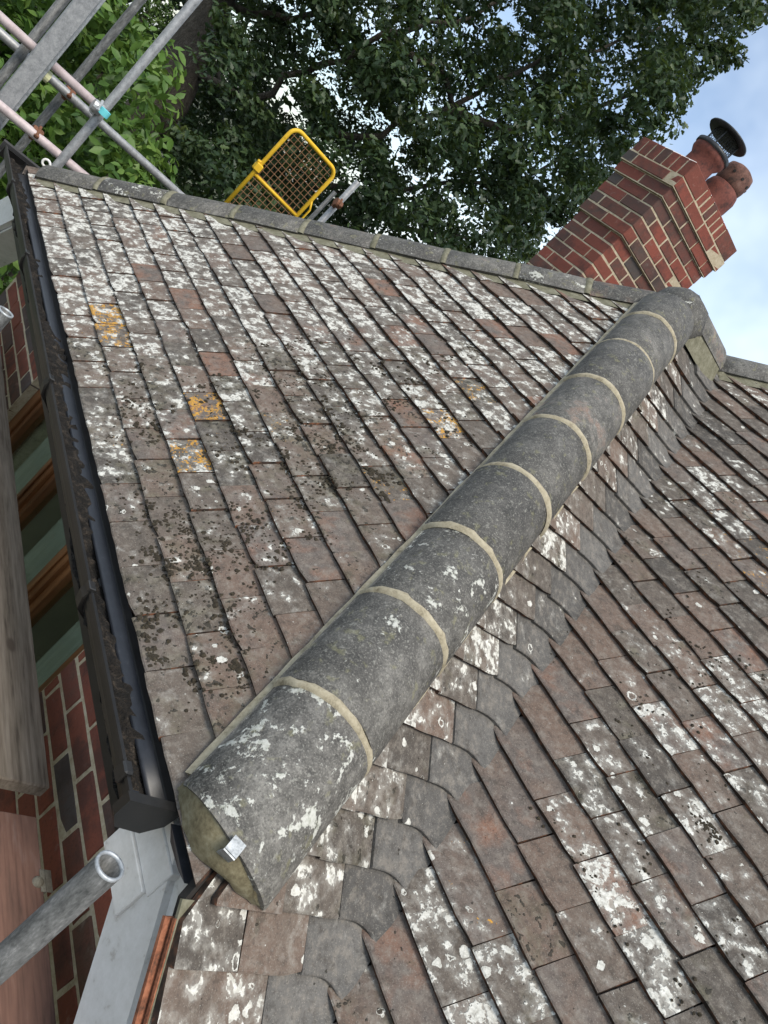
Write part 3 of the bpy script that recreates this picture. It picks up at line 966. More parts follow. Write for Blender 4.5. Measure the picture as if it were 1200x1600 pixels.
# only the foot of the strap shows
sb2 = MB()
P1, P2, P3 = narc(.098, math.pi/2, .1365), narc(.070, math.pi/2, .138), narc(.074, math.pi/2, .092)
for p0, p1 in ((P1, P2), (P2, P3)):
    dirn = (p1-p0).normalized(); nn = nl_.cross(dirn).normalized()
    q = [p0 - nl_*.013, p0 + nl_*.013, p1 + nl_*.013, p1 - nl_*.013]; q2 = [x + nn*.003 for x in q]
    sb2.addmesh(q + q2, [(0,1,2,3),(7,6,5,4),(0,4,5,1),(1,5,6,2),(2,6,7,3),(3,7,4,0)])
part('hip_iron', sb2.mesh('hip_iron', [M_STRAP]), near_hip)
# scrolled hip iron at the foot of the far hip
pp = []
basep = fctr(.10) + ft_*.10
upv = Vector((0,0,1)); sdv = Vector((-.4, -.9, 0)).normalized()
pp.append(basep - upv*.06); pp.append(basep + upv*.01)
for k in range(14):
    a = k/13*2*math.pi*.92
    rr = .021*(1 - .35*k/13)
    pp.append(basep + upv*(.035) + sdv*.021 - sdv*math.cos(a)*rr + upv*math.sin(a)*rr)
mbx = MB(); mbx.tube(pp, .006, 8); part('hip_iron', mbx.mesh('hip_iron', [M_WHITE], True), far_hip)
# close the foot of the far hip with clay
v = []
for k in range(13):
    ang = math.pi*k/12; v.append(farc(.125, ang, .128))
v.append(fctr(.125) - ft_*.04)
f = [(k, k+1, 13) for k in range(12)]
part('end_cap', mk_mesh('end_cap', v, f, [M_UNDER]), far_hip)
# lead saddle showing where the valley runs in under the ridge
v, f = [], []
for i in range(9):
    a = i/8; P = JOIN + Vector((-.02 + .16*a, -.10 - .10*(1-a)**2, -.13 - .10*math.sin(a*1.5)))
    v += [P, P + Vector((.012, -.016, -.026))]
for i in range(8): f.append((2*i, 2*i+1, 2*i+3, 2*i+2))
part('lead_flashing', mk_mesh('lead_flashing', v, f, [M_LEAD], smooth=True), side_slope)

# --- eaves: fascia, soffit, tray, gutter
GX0, GX1 = -W - .10, -.185
def extrude_x(prof, x0, x1, name, mat, parent, nseg=1, closed=True, sag=0):
    v, f = [], []
    n = len(prof)
    for i in range(nseg+1):
        x = x0 + (x1-x0)*i/nseg
        dz = -sag*math.sin(math.pi*i/nseg)
        for (y, z) in prof: v.append((x, y, z+dz))
    for i in range(nseg):
        for k in range(n if closed else n-1):
            a, b = i*n+k, i*n+(k+1) % n; f.append((a, b, b+n, a+n))
    if closed: f.append(tuple(range(n))[::-1]); f.append(tuple(range(nseg*n, (nseg+1)*n)))
    return part(name, mk_mesh(name, v, f, [mat]), parent)
extrude_x([(.055,-.215),(.075,-.215),(.075,-.035),(.055,-.035)], -W+.02, -.275, 'fascia', M_BLACK, house)
extrude_x([(.077,-.205),(.260,-.205),(.260,-.190),(.077,-.190)], -W-.05, .02, 'soffit', M_SOFFIT, house)
# curved navy tray from under the tiles into the gutter
prof = []
for k in range(8):
    a = k/7
    prof.append((.046 - .068*a, -.022 - .006*a - .014*a*a))
prof2 = [(y+.002, z-.003) for y, z in prof[::-1]]
tray = extrude_x(prof + prof2, -W+.06, -.215, 'eaves_tray', M_NAVY, house, 24, sag=.004)
tray.data.polygons.foreach_set('use_smooth', [True]*len(tray.data.polygons))
gp = [(-.097,-.004),(-.089,-.004)]
for k in range(13):
    a = math.pi + math.pi*k/12; gp.append((-.040 + .052*math.cos(a), -.012 + .052*math.sin(a)))
gp.append((.012, -.006))
for k in range(13):
    a = 2*math.pi - math.pi*k/12; gp.append((-.040 + .055*math.cos(a), -.012 + .055*math.sin(a)))
gp.append((-.097, -.012))
gutter = extrude_x(gp, GX0, GX1, 'gutter', M_BLACK, house, 30, sag=.005)
# debris lying in the gutter
v, f = [], []
nx_, ny_ = 150, 6
for i in range(nx_+1):
    for j in range(ny_+1):
        x = GX0 + .02 + (GX1-.03-GX0)*i/nx_; y = -.084 + .090*j/ny_
        v.append((x, y, -.044 + random.gauss(0, .005) + .006*math.sin(x*9) + .006*math.sin(x*3.3+1)))
for i in range(nx_):
    for j in range(ny_):
        a = i*(ny_+1)+j; f.append((a, a+ny_+1, a+ny_+2, a+1))
o = part('debris', mk_mesh('debris', v, f, [M_DEBRIS], smooth=True), gutter)
o['kind'] = 'stuff'
mb = MB()     # stop end at the near end of the gutter
pr_ = [(-.102,-.002),(-.102,-.045),(-.080,-.072),(-.02,-.078),(.014,-.050),(.022,-.012),(.01,-.006)]
n = len(pr_)
vv = [(GX1-.012, y, z) for y, z in pr_] + [(GX1+.008, y, z) for y, z in pr_] 
ff = [tuple(range(n)), tuple(range(2*n-1, n-1, -1))] + [(k, n+k, n+(k+1) % n, (k+1) % n) for k in range(n)]
mb.addmesh(vv, ff)
part('stop_end', mb.mesh('stop_end', [M_BLACK]), gutter)
mb = MB(); mb.box((GX1-.075, -.104, -.030), (GX1-.045, -.084, .004), .004)
part('clip', mb.mesh('clip', [M_BLACK]), gutter)
mb = MB(); mb.box((GX1-.05, -.080, -.048), (GX1-.014, -.040, -.036), .004)
part('union_bracket', mb.mesh('union_bracket', [M_NAVY]), gutter)
for bx in (-.72, -1.62, -2.55, -3.35):
    mb = MB()
    pr_ = [(-.099,-.008),(-.102,-.030),(-.092,-.060),(-.06,-.080),(.03,-.150),(.054,-.150),(.054,-.05),(.022,-.05),(-.01,-.062),(-.075,-.062)]
    n = len(pr_)
    vv = [(bx-.016, y, z) for y, z in pr_] + [(bx+.016, y, z) for y, z in pr_]
    ff = [(k, n+k, n+(k+1) % n, (k+1) % n) for k in range(n)] + [(0,1,2,9),(2,3,8,9),(3,4,7,8),(4,5,6,7),(n,n+9,n+2,n+1),(n+2,n+9,n+8,n+3),(n+3,n+8,n+7,n+4),(n+4,n+7,n+6,n+5)]
    mb.addmesh(vv, ff)
    mb.box((bx-.014, -.103, -.012), (bx+.014, -.086, .001), .002)
    part('bracket', mb.mesh('bracket', [M_BLACK]), gutter)
# the gutter turning the far corner
mb = MB()
for k in range(1):
    prr = [(-.10,-.004),(-.092,-.012),(-.085,-.055),(-.02,-.062),(.0,-.01),(.004,-.01),(-.016,-.068),(-.092,-.06),(-.102,-.006)]
    n = len(prr); vv = []
    for y_ in (-.097, .42):
        for (a, z) in prr: vv.append((-W - .10 + a*1.0, y_, z))
    ff = [(k, (k+1) % n, n+(k+1) % n, n+k) for k in range(n)] + [tuple(range(n)), tuple(range(2*n-1, n-1, -1))]
    mb.addmesh(vv, ff)
part('corner_length', mb.mesh('corner_length', [M_BLACK]), gutter)

# --- bargeboards under both verges (near one shows white, stepping down from the gutter end)
def barge(sign, x_ref):
    """sign +1: falls towards +x from x_ref"""
    mb = MB()
    U = Vector((sign*c, 0, -s)); Nn = Vector((sign*s, 0, c))
    def quadbox(o0, lu, n0, n1, y0, y1, mi=0):
        P = []
        for yy in (y0, y1):
            for (u_, n_) in ((0, n0), (lu, n0), (lu, n1), (0, n1)):
                q = o0 + U*u_ + Nn*n_; P.append(Vector((q.x, yy, q.z)))
        ff = [(0,1,2,3),(7,6,5,4),(0,4,5,1),(1,5,6,2),(2,6,7,3),(3,7,4,0)]
        if sign < 0: ff = [q[::-1] for q in ff]
        mb.addmesh(P, ff, mi)
    # outlines in (u from x_ref, z), cut level under the gutter
    def line_x(n_, z): return (n_ - c*z)/s
    for (na, nb, y0, y1, ztop) in ((-.290, -.150, .050, .072, -.06), (-.158, -.030, .068, .088, -.045), (-.305, -.291, .0765, .24, -.24)):
        xs_ = [(line_x(na, ztop), ztop), (line_x(nb, ztop), ztop), (line_x(nb, -2.0), -2.0), (line_x(na, -2.0), -2.0)]
        P = [Vector((x_ref + sign*x, y0, z)) for x, z in xs_] + [Vector((x_ref + sign*x, y1, z)) for x, z in xs_]
        ff = [(0,1,2,3),(7,6,5,4),(0,4,5,1),(1,5,6,2),(2,6,7,3),(3,7,4,0)]
        if sign > 0: ff = [q[::-1] for q in ff]
        mb.addmesh(P, ff)
    return mb
bb_ = part('bargeboard', barge(1, 0.0).mesh('bargeboard', [M_WHITE]), house)
part('bargeboard', barge(-1, -W).mesh('bargeboard', [M_WHITE]), house)
# box end closing the eaves beside the stop end
mb = MB(); mb.box((-.272, .040, -.236), (-.120, .0735, -.158), .002); mb.box((-.280, .046, -.1575), (-.110, .0735, -.085), .002)
part('box_end', mb.mesh('box_end', [M_WHITE]), bb_)
mb = MB()
v8 = [(-.165,.004,-.024),(-.05,.004,-.024),(-.05,.05,-.024),(-.165,.05,-.024),(-.145,.016,-.046),(-.085,.016,-.042),(-.085,.05,-.042),(-.145,.05,-.046)]
mb.addmesh(v8, [(0,1,2,3),(7,6,5,4),(0,4,5,1),(1,5,6,2),(2,6,7,3),(3,7,4,0)])
part('felt_end', mb.mesh('felt_end', [M_NAVY]), near_hip)
# undercloak tiles and bedding along the verge
for k in range(11):
    w = -.03 - k*.165
    lo, hi = w-.160, w
    for j, (dn, y0, mt, nm) in enumerate(((-.023, -.022, M_UNDER, 'undercloak_tile'), (-.037, -.027 + .016*(k % 2), M_UNDER, 'undercloak_tile'))):
        P = []
        jj = random.uniform(-.004, .004)
        for yy in (y0 + jj, .12):
            for (u_, n_) in ((lo, dn-.007), (hi, dn-.007), (hi, dn), (lo, dn)):
                q = Vector((-c, 0, s))*u_ + Vector((s, 0, c))*n_; P.append(Vector((q.x, yy, q.z)))
        mb = MB(); mb.addmesh(P, [(0,3,2,1),(4,5,6,7),(0,1,5,4),(1,2,6,5),(2,3,7,6),(3,0,4,7)])
        part(nm, mb.mesh(nm, [mt]), side_slope)
P = []
for yy in (-.016, .13):
    for (u_, n_) in ((-1.8, -.0285), (.0, -.0285), (.0, -.0222), (-1.8, -.0222)):
        q = Vector((-c, 0, s))*u_ + Vector((s, 0, c))*n_; P.append(Vector((q.x, yy, q.z)))
mb = MB(); mb.addmesh(P, [(0,3,2,1),(4,5,6,7),(0,1,5,4),(1,2,6,5),(2,3,7,6),(3,0,4,7)])
part('verge_bedding', mb.mesh('verge_bedding', [M_BED]), side_slope)

# --- brick wall with the window
WX0, WX1, WZ0, WZ1 = -2.575, -1.035, -1.40, -.215
mb = MB()
yb = YW + .0035
mb.box((-3.62, yb, GZ-.05), (WX0, yb+.25, -.19)); mb.box((WX1, yb, GZ-.05), (-.16, yb+.25, -.19))
mb.box((WX0, yb, GZ-.05), (WX1, yb+.25, WZ0))
Pz = [(-.16,-.19),(2.2,-.19-2.36*tp),(2.2,GZ-.05),(-.16,GZ-.05)]
mb.addmesh([(x, yb, z) for x, z in Pz] + [(x, yb+.25, z) for x, z in Pz], [(0,3,2,1),(4,5,6,7),(0,1,5,4),(1,2,6,5),(2,3,7,6)])
mb.box((2.0, yb+.25, GZ-.05), (2.2, 6, -2.5)); mb.box((-3.62, yb+.25, GZ-.05), (-3.40, 4.4, -.19)); mb.box((-3.4, 4.1, GZ-.05), (2.0, 4.4, -.19))
wall = part('wall', mb.mesh('wall', [M_JOINT]), house)
BR = {}
def brick_mesh(dx, dy, dz, mat, ch=.004):
    key = (round(dx, 4), round(dy, 4), round(dz, 4), mat.name)
    if key not in BR:
        v, f = chbox((0,0,0), (dx,dy,dz), ch)
        r = random.Random(len(BR)); v = [(x + r.gauss(0,.0008), y + r.gauss(0,.0008), z + r.gauss(0,.0008)) for x, y, z in v]
        BR[key] = mk_mesh('brick', v, f, [mat])
    return BR[key]
for cc in range(-8, 7):
    z = -.605 + .075*cc + .005
    x = -.548 + .225*20 if cc % 2 == 0 else -.4355 + .225*20
    while x > -3.75:
        x0, x1 = x - .225 + .005, x - .005
        x -= .225
        x0 = max(x0, -3.62)
        if x1 - x0 < .03: continue
        if z + .065 > -.19: continue
        if x1 > -.16 and z + .065 > -.12 - (x1 + .16)*tp - .03:
            x1 = min(x1, -.16 + (-.15 - z - .065)/tp)
            if x1 - x0 < .03: continue
        if x1 > 1.2: continue
        segs = [(x0, x1)]
        if z > WZ0 - .04:
            if x0 < WX1 and x1 > WX0:
                segs = []
                if x0 < WX0 - .03: segs.append((x0, WX0))
                if x1 > WX1 + .03: segs.append((WX1, x1))
        for a, b in segs:
            M = Matrix.Translation((a, YW + random.gauss(0, .0012), z)) @ Matrix.Rotation(random.gauss(0, .003), 4, 'Z')
            obj('brick', brick_mesh(b-a, .09, .065, M_BRICK), wall, M)

# window
mb = MB()
fw, fy0, fy1 = .060, YW + .040, YW + .115
mb.box((WX0, fy0, WZ0), (WX0+fw, fy1, WZ1), .004); mb.box((WX1-fw, fy0, WZ0), (WX1, fy1, WZ1), .004)
mb.box((WX0+fw, fy0, WZ1-fw), (WX1-fw, fy1, WZ1), .004); mb.box((WX0+fw, fy0, WZ0), (WX1-fw, fy1, WZ0+fw), .004)
window = part('window', mb.mesh('window', [M_FRAME]), house)
mul = [-2.030, -1.520]
for mx in mul:
    mb = MB(); mb.box((mx-.034, fy0-.003, WZ0+fw), (mx+.034, fy1, WZ1-fw), .004)
    mb.box((mx-.006, fy0-.012, WZ0+fw), (mx+.010, fy0-.0035, WZ1-fw), .002)
    part('mullion', mb.mesh('mullion', [M_FRAME]), window)
edges = [WX0+fw, mul[0], mul[1], WX1-fw]
for k in range(3):
    a, b = edges[k] + (.034 if k else 0), edges[k+1] - (.034 if k < 2 else 0)
    mb = MB()
    sw = .034
    for lo, hi in (((a, WZ0+fw), (a+sw, WZ1-fw)), ((b-sw, WZ0+fw), (b, WZ1-fw)), ((a+sw, WZ0+fw), (b-sw, WZ0+fw+sw)), ((a+sw, WZ1-fw-sw), (b-sw, WZ1-fw))):
        mb.box((lo[0]+.001, fy0+.014, lo[1]+.001), (hi[0]-.001, fy1-.01, hi[1]-.001), .003)
    part('casement', mb.mesh('casement', [M_FRAME]), window)
    mb = MB(); mb.box((a+sw-.004, fy0+.038, WZ0+fw+sw-.004), (b-sw+.004, fy0+.042, WZ1-fw-sw+.004))
    part('pane', mb.mesh('pane', [M_GLASS]), window)
mb = MB(); mb.box((WX0-.03, YW-.04, WZ0-.06), (WX1+.03, YW+.11, WZ0-.002), .006); part('sill', mb.mesh('sill', [M_FRAME]), window)
mb = MB()
x0, x1, y0, y1, z0, z1 = -3.3, -.3, YW+.26, 3.2, -2.4, -.20
V8 = [(x0,y0,z0),(x1,y0,z0),(x1,y1,z0),(x0,y1,z0),(x0,y0,z1),(x1,y0,z1),(x1,y1,z1),(x0,y1,z1)]
mb.addmesh(V8, [(0,1,2,3),(7,6,5,4),(1,5,6,2),(2,6,7,3),(3,7,4,0)])
part('room', mb.mesh('room', [M_ROOM]), house)
for (a, b) in ((-1.36, -1.00), (-1.90, -1.62), (-2.45, -2.16)):
    v, f = [], []
    for i in range(25):
        x = a + (b-a)*i/24; y = YW + .150 + .010*math.sin(i*1.6)
        v += [(x, y, -1.6), (x, y, -.24)]
    for i in range(24): f.append((2*i, 2*i+2, 2*i+3, 2*i+1))
    part('curtain', mk_mesh('curtain', v, f, [M_BLIND], smooth=True), window)

# --- chimney
CH = .0752
cx1, cy0 = -3.202, 2.511
cx0, cy1 = cx1 - .44, cy0 + .715
cz = 1.81
mb = MB()
def ring_off(j):
    return 0 if j < 3 else (.018 if j < 7 else (.032 if j == 7 else .046))
ROWZ = cz + 9*CH
for j in range(-13, 9):
    e = ring_off(j); mb.box((cx0-e+.003, cy0-e+.003, cz + j*CH), (cx1+e-.003, cy1+e-.003, cz + (j+1)*CH))
mb.box((cx0-.037, cy0-.037, ROWZ), (cx1+.037, cy1+.037, ROWZ+.096))
chimney = part('chimney', mb.mesh('chimney', [M_JOINT]), house)
bh = CH - .010
def cbrick(p, dx, dy, dz):
    M = Matrix.Translation(Vector(p) + Vector((random.gauss(0,.0012), random.gauss(0,.0012), 0)))
    obj('brick', brick_mesh(dx, dy, dz, M_CBRICK, .003), chimney, M)
for j in range(-9, 9):
    e = ring_off(j); z = cz + j*CH + .005
    X0, X1, Y0, Y1 = cx0-e, cx1+e, cy0-e, cy1+e
    Lx, Ly = X1-X0, Y1-Y0
    jt = .010; wd = .100
    if j % 2:
        # stretchers run through on the x sides, y sides fit between
        nxb = 2; sx = (Lx - jt*(nxb-1))/nxb
        for k in range(nxb):
            for yy in (Y0, Y1-wd): cbrick((X0 + k*(sx+jt), yy, z), sx, wd, bh)
        nyb = 3; sy = (Ly - 2*wd - jt*(nyb+1))/nyb
        for k in range(nyb):
            for xx in (X0, X1-wd): cbrick((xx, Y0 + wd + jt + k*(sy+jt), z), wd, sy, bh)
    else:
        nyb = 4; sy = (Ly - jt*(nyb-1))/nyb
        for k in range(nyb):
            for xx in (X0, X1-wd): cbrick((xx, Y0 + k*(sy+jt), z), wd, sy, bh)
        sx = Lx - 2*wd - 2*jt
        for yy in (Y0, Y1-wd): cbrick((X0 + wd + jt, yy, z), sx, wd, bh)
e = .040
X0, X1, Y0, Y1 = cx0-e, cx1+e, cy0-e, cy1+e
nb = 7; sx = (X1-X0-.009*(nb-1))/nb
for k in range(nb):
    for yy in (Y0, Y1-.21): cbrick((X0+k*(sx+.009), yy, ROWZ+.006), sx, .21, .100)
yy0, yy1 = Y0+.21+.009, Y1-.21-.009; nb = 6; sy = (yy1-yy0-.009*(nb-1))/nb
for k in range(nb):
    for xx in (X0, X1-.21): cbrick((xx, yy0+k*(sy+.009), ROWZ+.006), .21, sy, .100)
TOPZ = ROWZ + .106
mb = MB()
vv = [(X0+.03,Y0+.03,TOPZ-.004),(X1-.03,Y0+.03,TOPZ-.004),(X1-.03,Y1-.03,TOPZ-.004),(X0+.03,Y1-.03,TOPZ-.004),(X0+.12,Y0+.10,TOPZ+.05),(X1-.12,Y0+.10,TOPZ+.05),(X1-.12,Y1-.10,TOPZ+.05),(X0+.12,Y1-.10,TOPZ+.05)]
mb.addmesh(vv, [(4,5,6,7),(0,1,5,4),(1,2,6,5),(2,3,7,6),(3,0,4,7)])
part('flaunching', mb.mesh('flaunching', [M_FLAUNCH]), chimney)
pcx = (cx0+cx1)/2 + .02
def lathe_part(name, prof, loc, mat, parent, n=28):
    prof = [(r*1.0, z*.95) for r, z in prof]
    v, f = lathe(prof, n); me = mk_mesh(name, v, f, [mat], smooth=True)
    return obj(name, me, parent, Matrix.Translation(loc))
p1 = Vector((pcx, cy0 + .20, TOPZ)); p2 = Vector((pcx, cy0 + .50, TOPZ))
lathe_part('chimney_pot', [(.100,0),(.098,.05),(.095,.14),(.112,.165),(.120,.18),(.120,.21),(.112,.222),(.09,.222),(.085,.1)], p1, M_POT, chimney)
lathe_part('cowl_rim', [(.122,.205),(.128,.21),(.128,.232),(.10,.236),(.09,.225)], p1, M_COWL, chimney)
lathe_part('cowl_cap', [(.0,.350),(.145,.338),(.150,.345),(.148,.352),(.08,.372),(.0,.380)], p1, M_COWL, chimney)
mb = MB()
for k in range(30):
    a = 2*math.pi*k/30; mb.tube([(.088*math.cos(a), .088*math.sin(a), .228), (.088*math.cos(a), .088*math.sin(a), .348)], .0013, 4)
for z in np.linspace(.24, .34, 8):
    mb.tube([(.088*math.cos(a), .088*math.sin(a), z) for a in np.linspace(0, 2*math.pi, 25)], .0012, 4, cap=False)
for k in range(4):
    a = 2*math.pi*k/4 + .5; mb.tube([(.092*math.cos(a), .092*math.sin(a), .16), (.095*math.cos(a), .095*math.sin(a), .345)], .005, 6)
obj('cowl_cage', mb.mesh('cowl_cage', [M_COWL]), chimney, Matrix.Translation(p1) @ Matrix.Diagonal((1.0, 1.0, .95, 1)))
lathe_part('chimney_pot', [(.105,-.01),(.108,.02),(.118,.09),(.120,.16),(.108,.20),(.092,.215),(.07,.215)], p2, M_POT, chimney)
hood = lathe_part('pot_hood', [(.095,.205),(.100,.21),(.106,.25),(.105,.31),(.095,.345),(.06,.365),(.0,.37)], p2, M_POT2, chimney)
mb = MB()
for k in range(9):
    a = 2*math.pi*k/9 + .25; q = Vector((.1075*math.cos(a), .1075*math.sin(a), .285)); d = Vector((math.cos(a), math.sin(a), 0))
    mb.tube([q - d*.02, q + d*.0012], .010, 10)
obj('vent_hole', mb.mesh('vent_hole', [M_DECK]), chimney, Matrix.Translation(p2) @ Matrix.Diagonal((1.0, 1.0, .95, 1)))

# ------------------------------------------------------------------ scaffolding along the eaves
BZ = -.46
scaf = empty('scaffolding', (-.9, -.6, GZ), 'galvanised scaffolding under the planks beside the window wall, one open standard rising past the bargeboard', 'scaffolding')
def coupler(P, axis, parent, mat=M_CPL, r=.031, L=.055):
    a = Vector(axis).normalized(); u = a.orthogonal().normalized(); w = a.cross(u)
    mb = MB(); P = Vector(P)
    mb.tube([P - a*L/2, P - a*L/2*.6, P + a*L/2*.6, P + a*L/2], [r*.96, r*1.04, r*1.04, r*.96], 14)
    mb.tube([P + u*.030 - w*.03, P + u*.034 + w*.045], .008, 8); mb.tube([P + u*.034 + w*.03, P + u*.034 + w*.042], .014, 6)
    mb.box((-.018,-.012,-.02), (.018,.012,.02), .004, M=Matrix.Translation(P - u*.036))
    return part('coupler', mb.mesh('coupler', [mat]), parent)
T1 = Vector((-.007, -.216, .052)); T2 = Vector((-1.855, -.233, .008))
for T in (T1, T2):
    st_ = part('standard', pipe_mesh('standard', (T.x, T.y, GZ), T, .02415, .004, M_GALVD, 28), scaf)
    vr, fr_ = lathe([(.0198,-.004),(.0200,.0010),(.0242,.0010),(.0245,-.004)], 28)
    obj('cut_rim', mk_mesh('cut_rim', vr, fr_, [M_STRAP], smooth=True), st_, Matrix.Translation(T))
for T in (Vector((T1.x, -1.55, .1)), Vector((T2.x, -1.55, .1))):
    part('standard', pipe_mesh('standard', (T.x, T.y, GZ), T, .02415, .004, M_GALVD), scaf)
zl = BZ - .038 - .0485 - .026
for yy in (T1.y-.05, -1.60):
    part('ledger', pipe_mesh('ledger', (-3.4, yy, zl-.048), (1.2, yy, zl-.048), .02415, .004, M_GALVD), scaf)
for xx in (-3.0, -1.80, -.80, .06, .95):
    part('transom', pipe_mesh('transom', (xx, -1.72, zl), (xx, .17, zl), .02415, .004, M_GALVD), scaf)
for T in (T1, T2): coupler((T.x, T.y-.03, zl-.048), (1,0,0), scaf)
# boards lying on it
def plank(name, x0, x1, y0, y1, z, mat, label, group=None):
    v, f = chbox((x0, y0, z-.038), (x1, y1, z), .004)
    o = obj(name, mk_mesh(name, v, f, [mat])); tag(o, label, 'plank', group); return o
zt = BZ
plank('scaffold_plank', -3.2, -.572, -.105, .118, zt, M_PLANK, 'grey brown scaffold plank lying beside the window wall below the gutter')
zt2 = BZ - .0389
e2 = .118
o = plank('scaffold_plank', -.520, 1.3, -.120, .105, zt2, M_PLANK2, 'reddish stained scaffold plank under the open tube end beside the brick wall')
mb = MB()
P = on_plane(62, 1378, np.array([0,0,1.0]), zt2 + .002)
vv, ff = lathe([(.013,0),(.012,.005),(.008,.009),(.0,.010)], 14)
mb.addmesh([Vector(q) + Vector((P.x, P.y-.004, zt2)) for q in vv], ff)
mb.box((P.x-.03, P.y+.002, zt2+.0003), (P.x+.022, P.y+.030, zt2+.004), .001); mb.box((P.x-.03, .1055, zt2-.03), (P.x+.022, .1085, zt2+.004), .001)
part('end_clip', mb.mesh('end_clip', [M_BAND], True), o)
for k in range(4):
    y1 = -.33 - k*.30
    plank('scaffold_plank', -3.1, 1.25, y1-.225, y1, zl + .0242 + .0385, M_PLANK, 'grey brown walkway plank outside the standards, ' + ('next to them', 'second from them', 'third from them', 'outermost of four')[k], 'walkway planks')

# ------------------------------------------------------------------ scaffolding beyond the far hip
far = empty('scaffolding', (-4.2, 0, GZ), 'galvanised and pinkish crossing scaffold tubes beyond the far hip and gutter corner', 'scaffolding')
def vert(x, y, depth, top, mat=M_GALV, r=.02415, name='standard', bot=GZ):
    P = at(x, y, depth)
    return P, part(name, pipe_mesh(name, (P.x, P.y, bot), (P.x, P.y, top), r, .004, mat, 16), far)
V1, _ = vert(172, 160, 4.20, 3.2)
V2, _ = vert(96, 151, 4.55, 3.2, M_GALVD)
def horiz(x, y, depth, d0, d1, mat, r=.02415, dirv=(0,1,0), name='ledger'):
    P = at(x, y, depth); d = Vector(dirv).normalized()
    part(name, pipe_mesh(name, P + d*d0, P + d*d1, r, .004, mat, 16), far); return P
H1 = horiz(110, 127, 4.25, -1.6, .20, M_PINK)
H2 = horiz(112, 152, 4.46, -1.6, 1.3, M_GALV)
H3 = horiz(60, 215, 4.20, -.24, .60, M_PINK)
P = at(20, 180, 4.2)
coupler(at(152, 168, 4.16), (0,1,0), far)
coupler(at(107, 146, 4.46), (0,1,0), far, M_RUST)
coupler(at(56, 208, 4.2), (0,1,0), far, M_RUST)
q = at(163, 176, 4.14); mb = MB(); mb.tube([q - Vector((0,0,.016)), q + Vector((0,0,.016))], .0275, 14); part('tape', mb.mesh('tape', [M_CYAN]), far)
q = at(66, 113, 4.24); mb = MB(); mb.tube([q - Vector((0,.02,0)), q + Vector((0,.02,0))], .030, 14); part('tape', mb.mesh('tape', [M_CYAN]), far)
q = at(71, 117, 4.22); mb = MB(); mb.tube([q - Vector((0,.016,0)), q + Vector((0,.022,0))], .031, 14); part('tag', mb.mesh('tag', [M_YTAG]), far)
coupler(at(64, 106, 4.24), (0,1,0), far)
# aluminium ladder standing against the scaffold
lad = empty('ladder', at(60, 100, 4.0).to_tuple()[:2] + (GZ,), 'grey aluminium ladder stile and rail against the crossed scaffold tubes', 'ladder')
PA = at(72, 80, 4.05)
mb = MB(); mb.box((PA.x-.020, PA.y-.045, GZ), (PA.x+.020, PA.y+.045, 2.6), .006); part('stile', mb.mesh('stile', [M_GALV]), lad)
PB = at(50, 62, 4.15)
mb = MB(); mb.tube([(PB.x, PB.y, GZ), (PB.x, PB.y, 2.6)], .025, 14); part('rail', mb.mesh('rail', [M_GALVD], True), lad)
PCc = at(70, 112, 4.12)
mb = MB(); mb.box((PCc.x-.012, PCc.y-.010, GZ), (PCc.x+.012, PCc.y+.010, 2.6), .003); part('rail', mb.mesh('rail', [M_STRAP]), lad)
for k in range(24):
    z = GZ + .3 + k*.29
    if .0 < z < .95: continue
    mb = MB(); mb.tube([(PA.x, PA.y, z), (PB.x-.01, PB.y-.30, z)], .014, 10); part('rung', mb.mesh('rung', [M_STRAP], True), lad)

# ------------------------------------------------------------------ yellow mesh gate behind the far hip
GD = 6.2
gt = at(462, 197, GD)           # top corner nearest the laurel
gate = empty('safety_gate', (gt.x, gt.y+.25, gt.z - 1.0), 'yellow tubular safety gate with rusty wire mesh behind the far hip', 'gate')
gw, gh, gr, cr = .50, 1.0, .0165, .075
y0, y1, z1, z0 = gt.y, gt.y + gw, gt.z, gt.z - gh
path = [(gt.x, y0, z0)]
for k in range(7):
    a = math.pi - k/6*math.pi/2; path.append((gt.x, y0+cr+cr*math.cos(a), z1-cr+cr*math.sin(a)))
for k in range(7):
    a = math.pi/2 - k/6*math.pi/2; path.append((gt.x, y1-cr+cr*math.cos(a), z1-cr+cr*math.sin(a)))
path.append((gt.x, y1, z0))
mb = MB(); mb.tube(path, gr, 12); mb.tube([(gt.x, y0, z0), (gt.x, y1, z0)], gr, 10); part('frame', mb.mesh('frame', [M_YELLOW], True), gate)
zm = z1 - .47
mb = MB(); mb.tube([(gt.x, y0+gr*.8, zm), (gt.x, y1-gr*.8, zm)], gr*.85, 10); part('middle_bar', mb.mesh('middle_bar', [M_YELLOW], True), gate)
mb = MB()
k = y0 + .04
while k < y1 - .02:
    mb.tube([(gt.x, k, z0), (gt.x, k, z1-.012)], .0024, 5); k += .044
k = z0 + .02
while k < z1 - .02:
    mb.tube([(gt.x+.003, y0, k), (gt.x+.003, y1, k)], .0024, 5); k += .044
part('wire_mesh', mb.mesh('wire_mesh', [M_RMESH]), gate)
mb = MB(); mb.tube([(gt.x+.01, y1+.045, z0), (gt.x+.01, y1+.045, z1-.36), (gt.x+.01, y1+.005, z1-.30)], .009, 10); part('hinge_bar', mb.mesh('hinge_bar', [M_YELLOW], True), gate)
mb = MB(); mb.box((gt.x-.03, y0-.035, zm+.02), (gt.x+.03, y0+.025, zm+.085), .008); mb.tube([(gt.x, y0-.04, zm+.09), (gt.x, y0+.01, zm+.10)], .012, 8); part('latch', mb.mesh('latch', [M_YELLOW]), gate)
mb = MB(); mb.box((gt.x-.02, y0+.01, zm-.42), (gt.x+.02, y0+.10, zm-.36), .008); part('bracket', mb.mesh('bracket', [M_RUST]), gate)

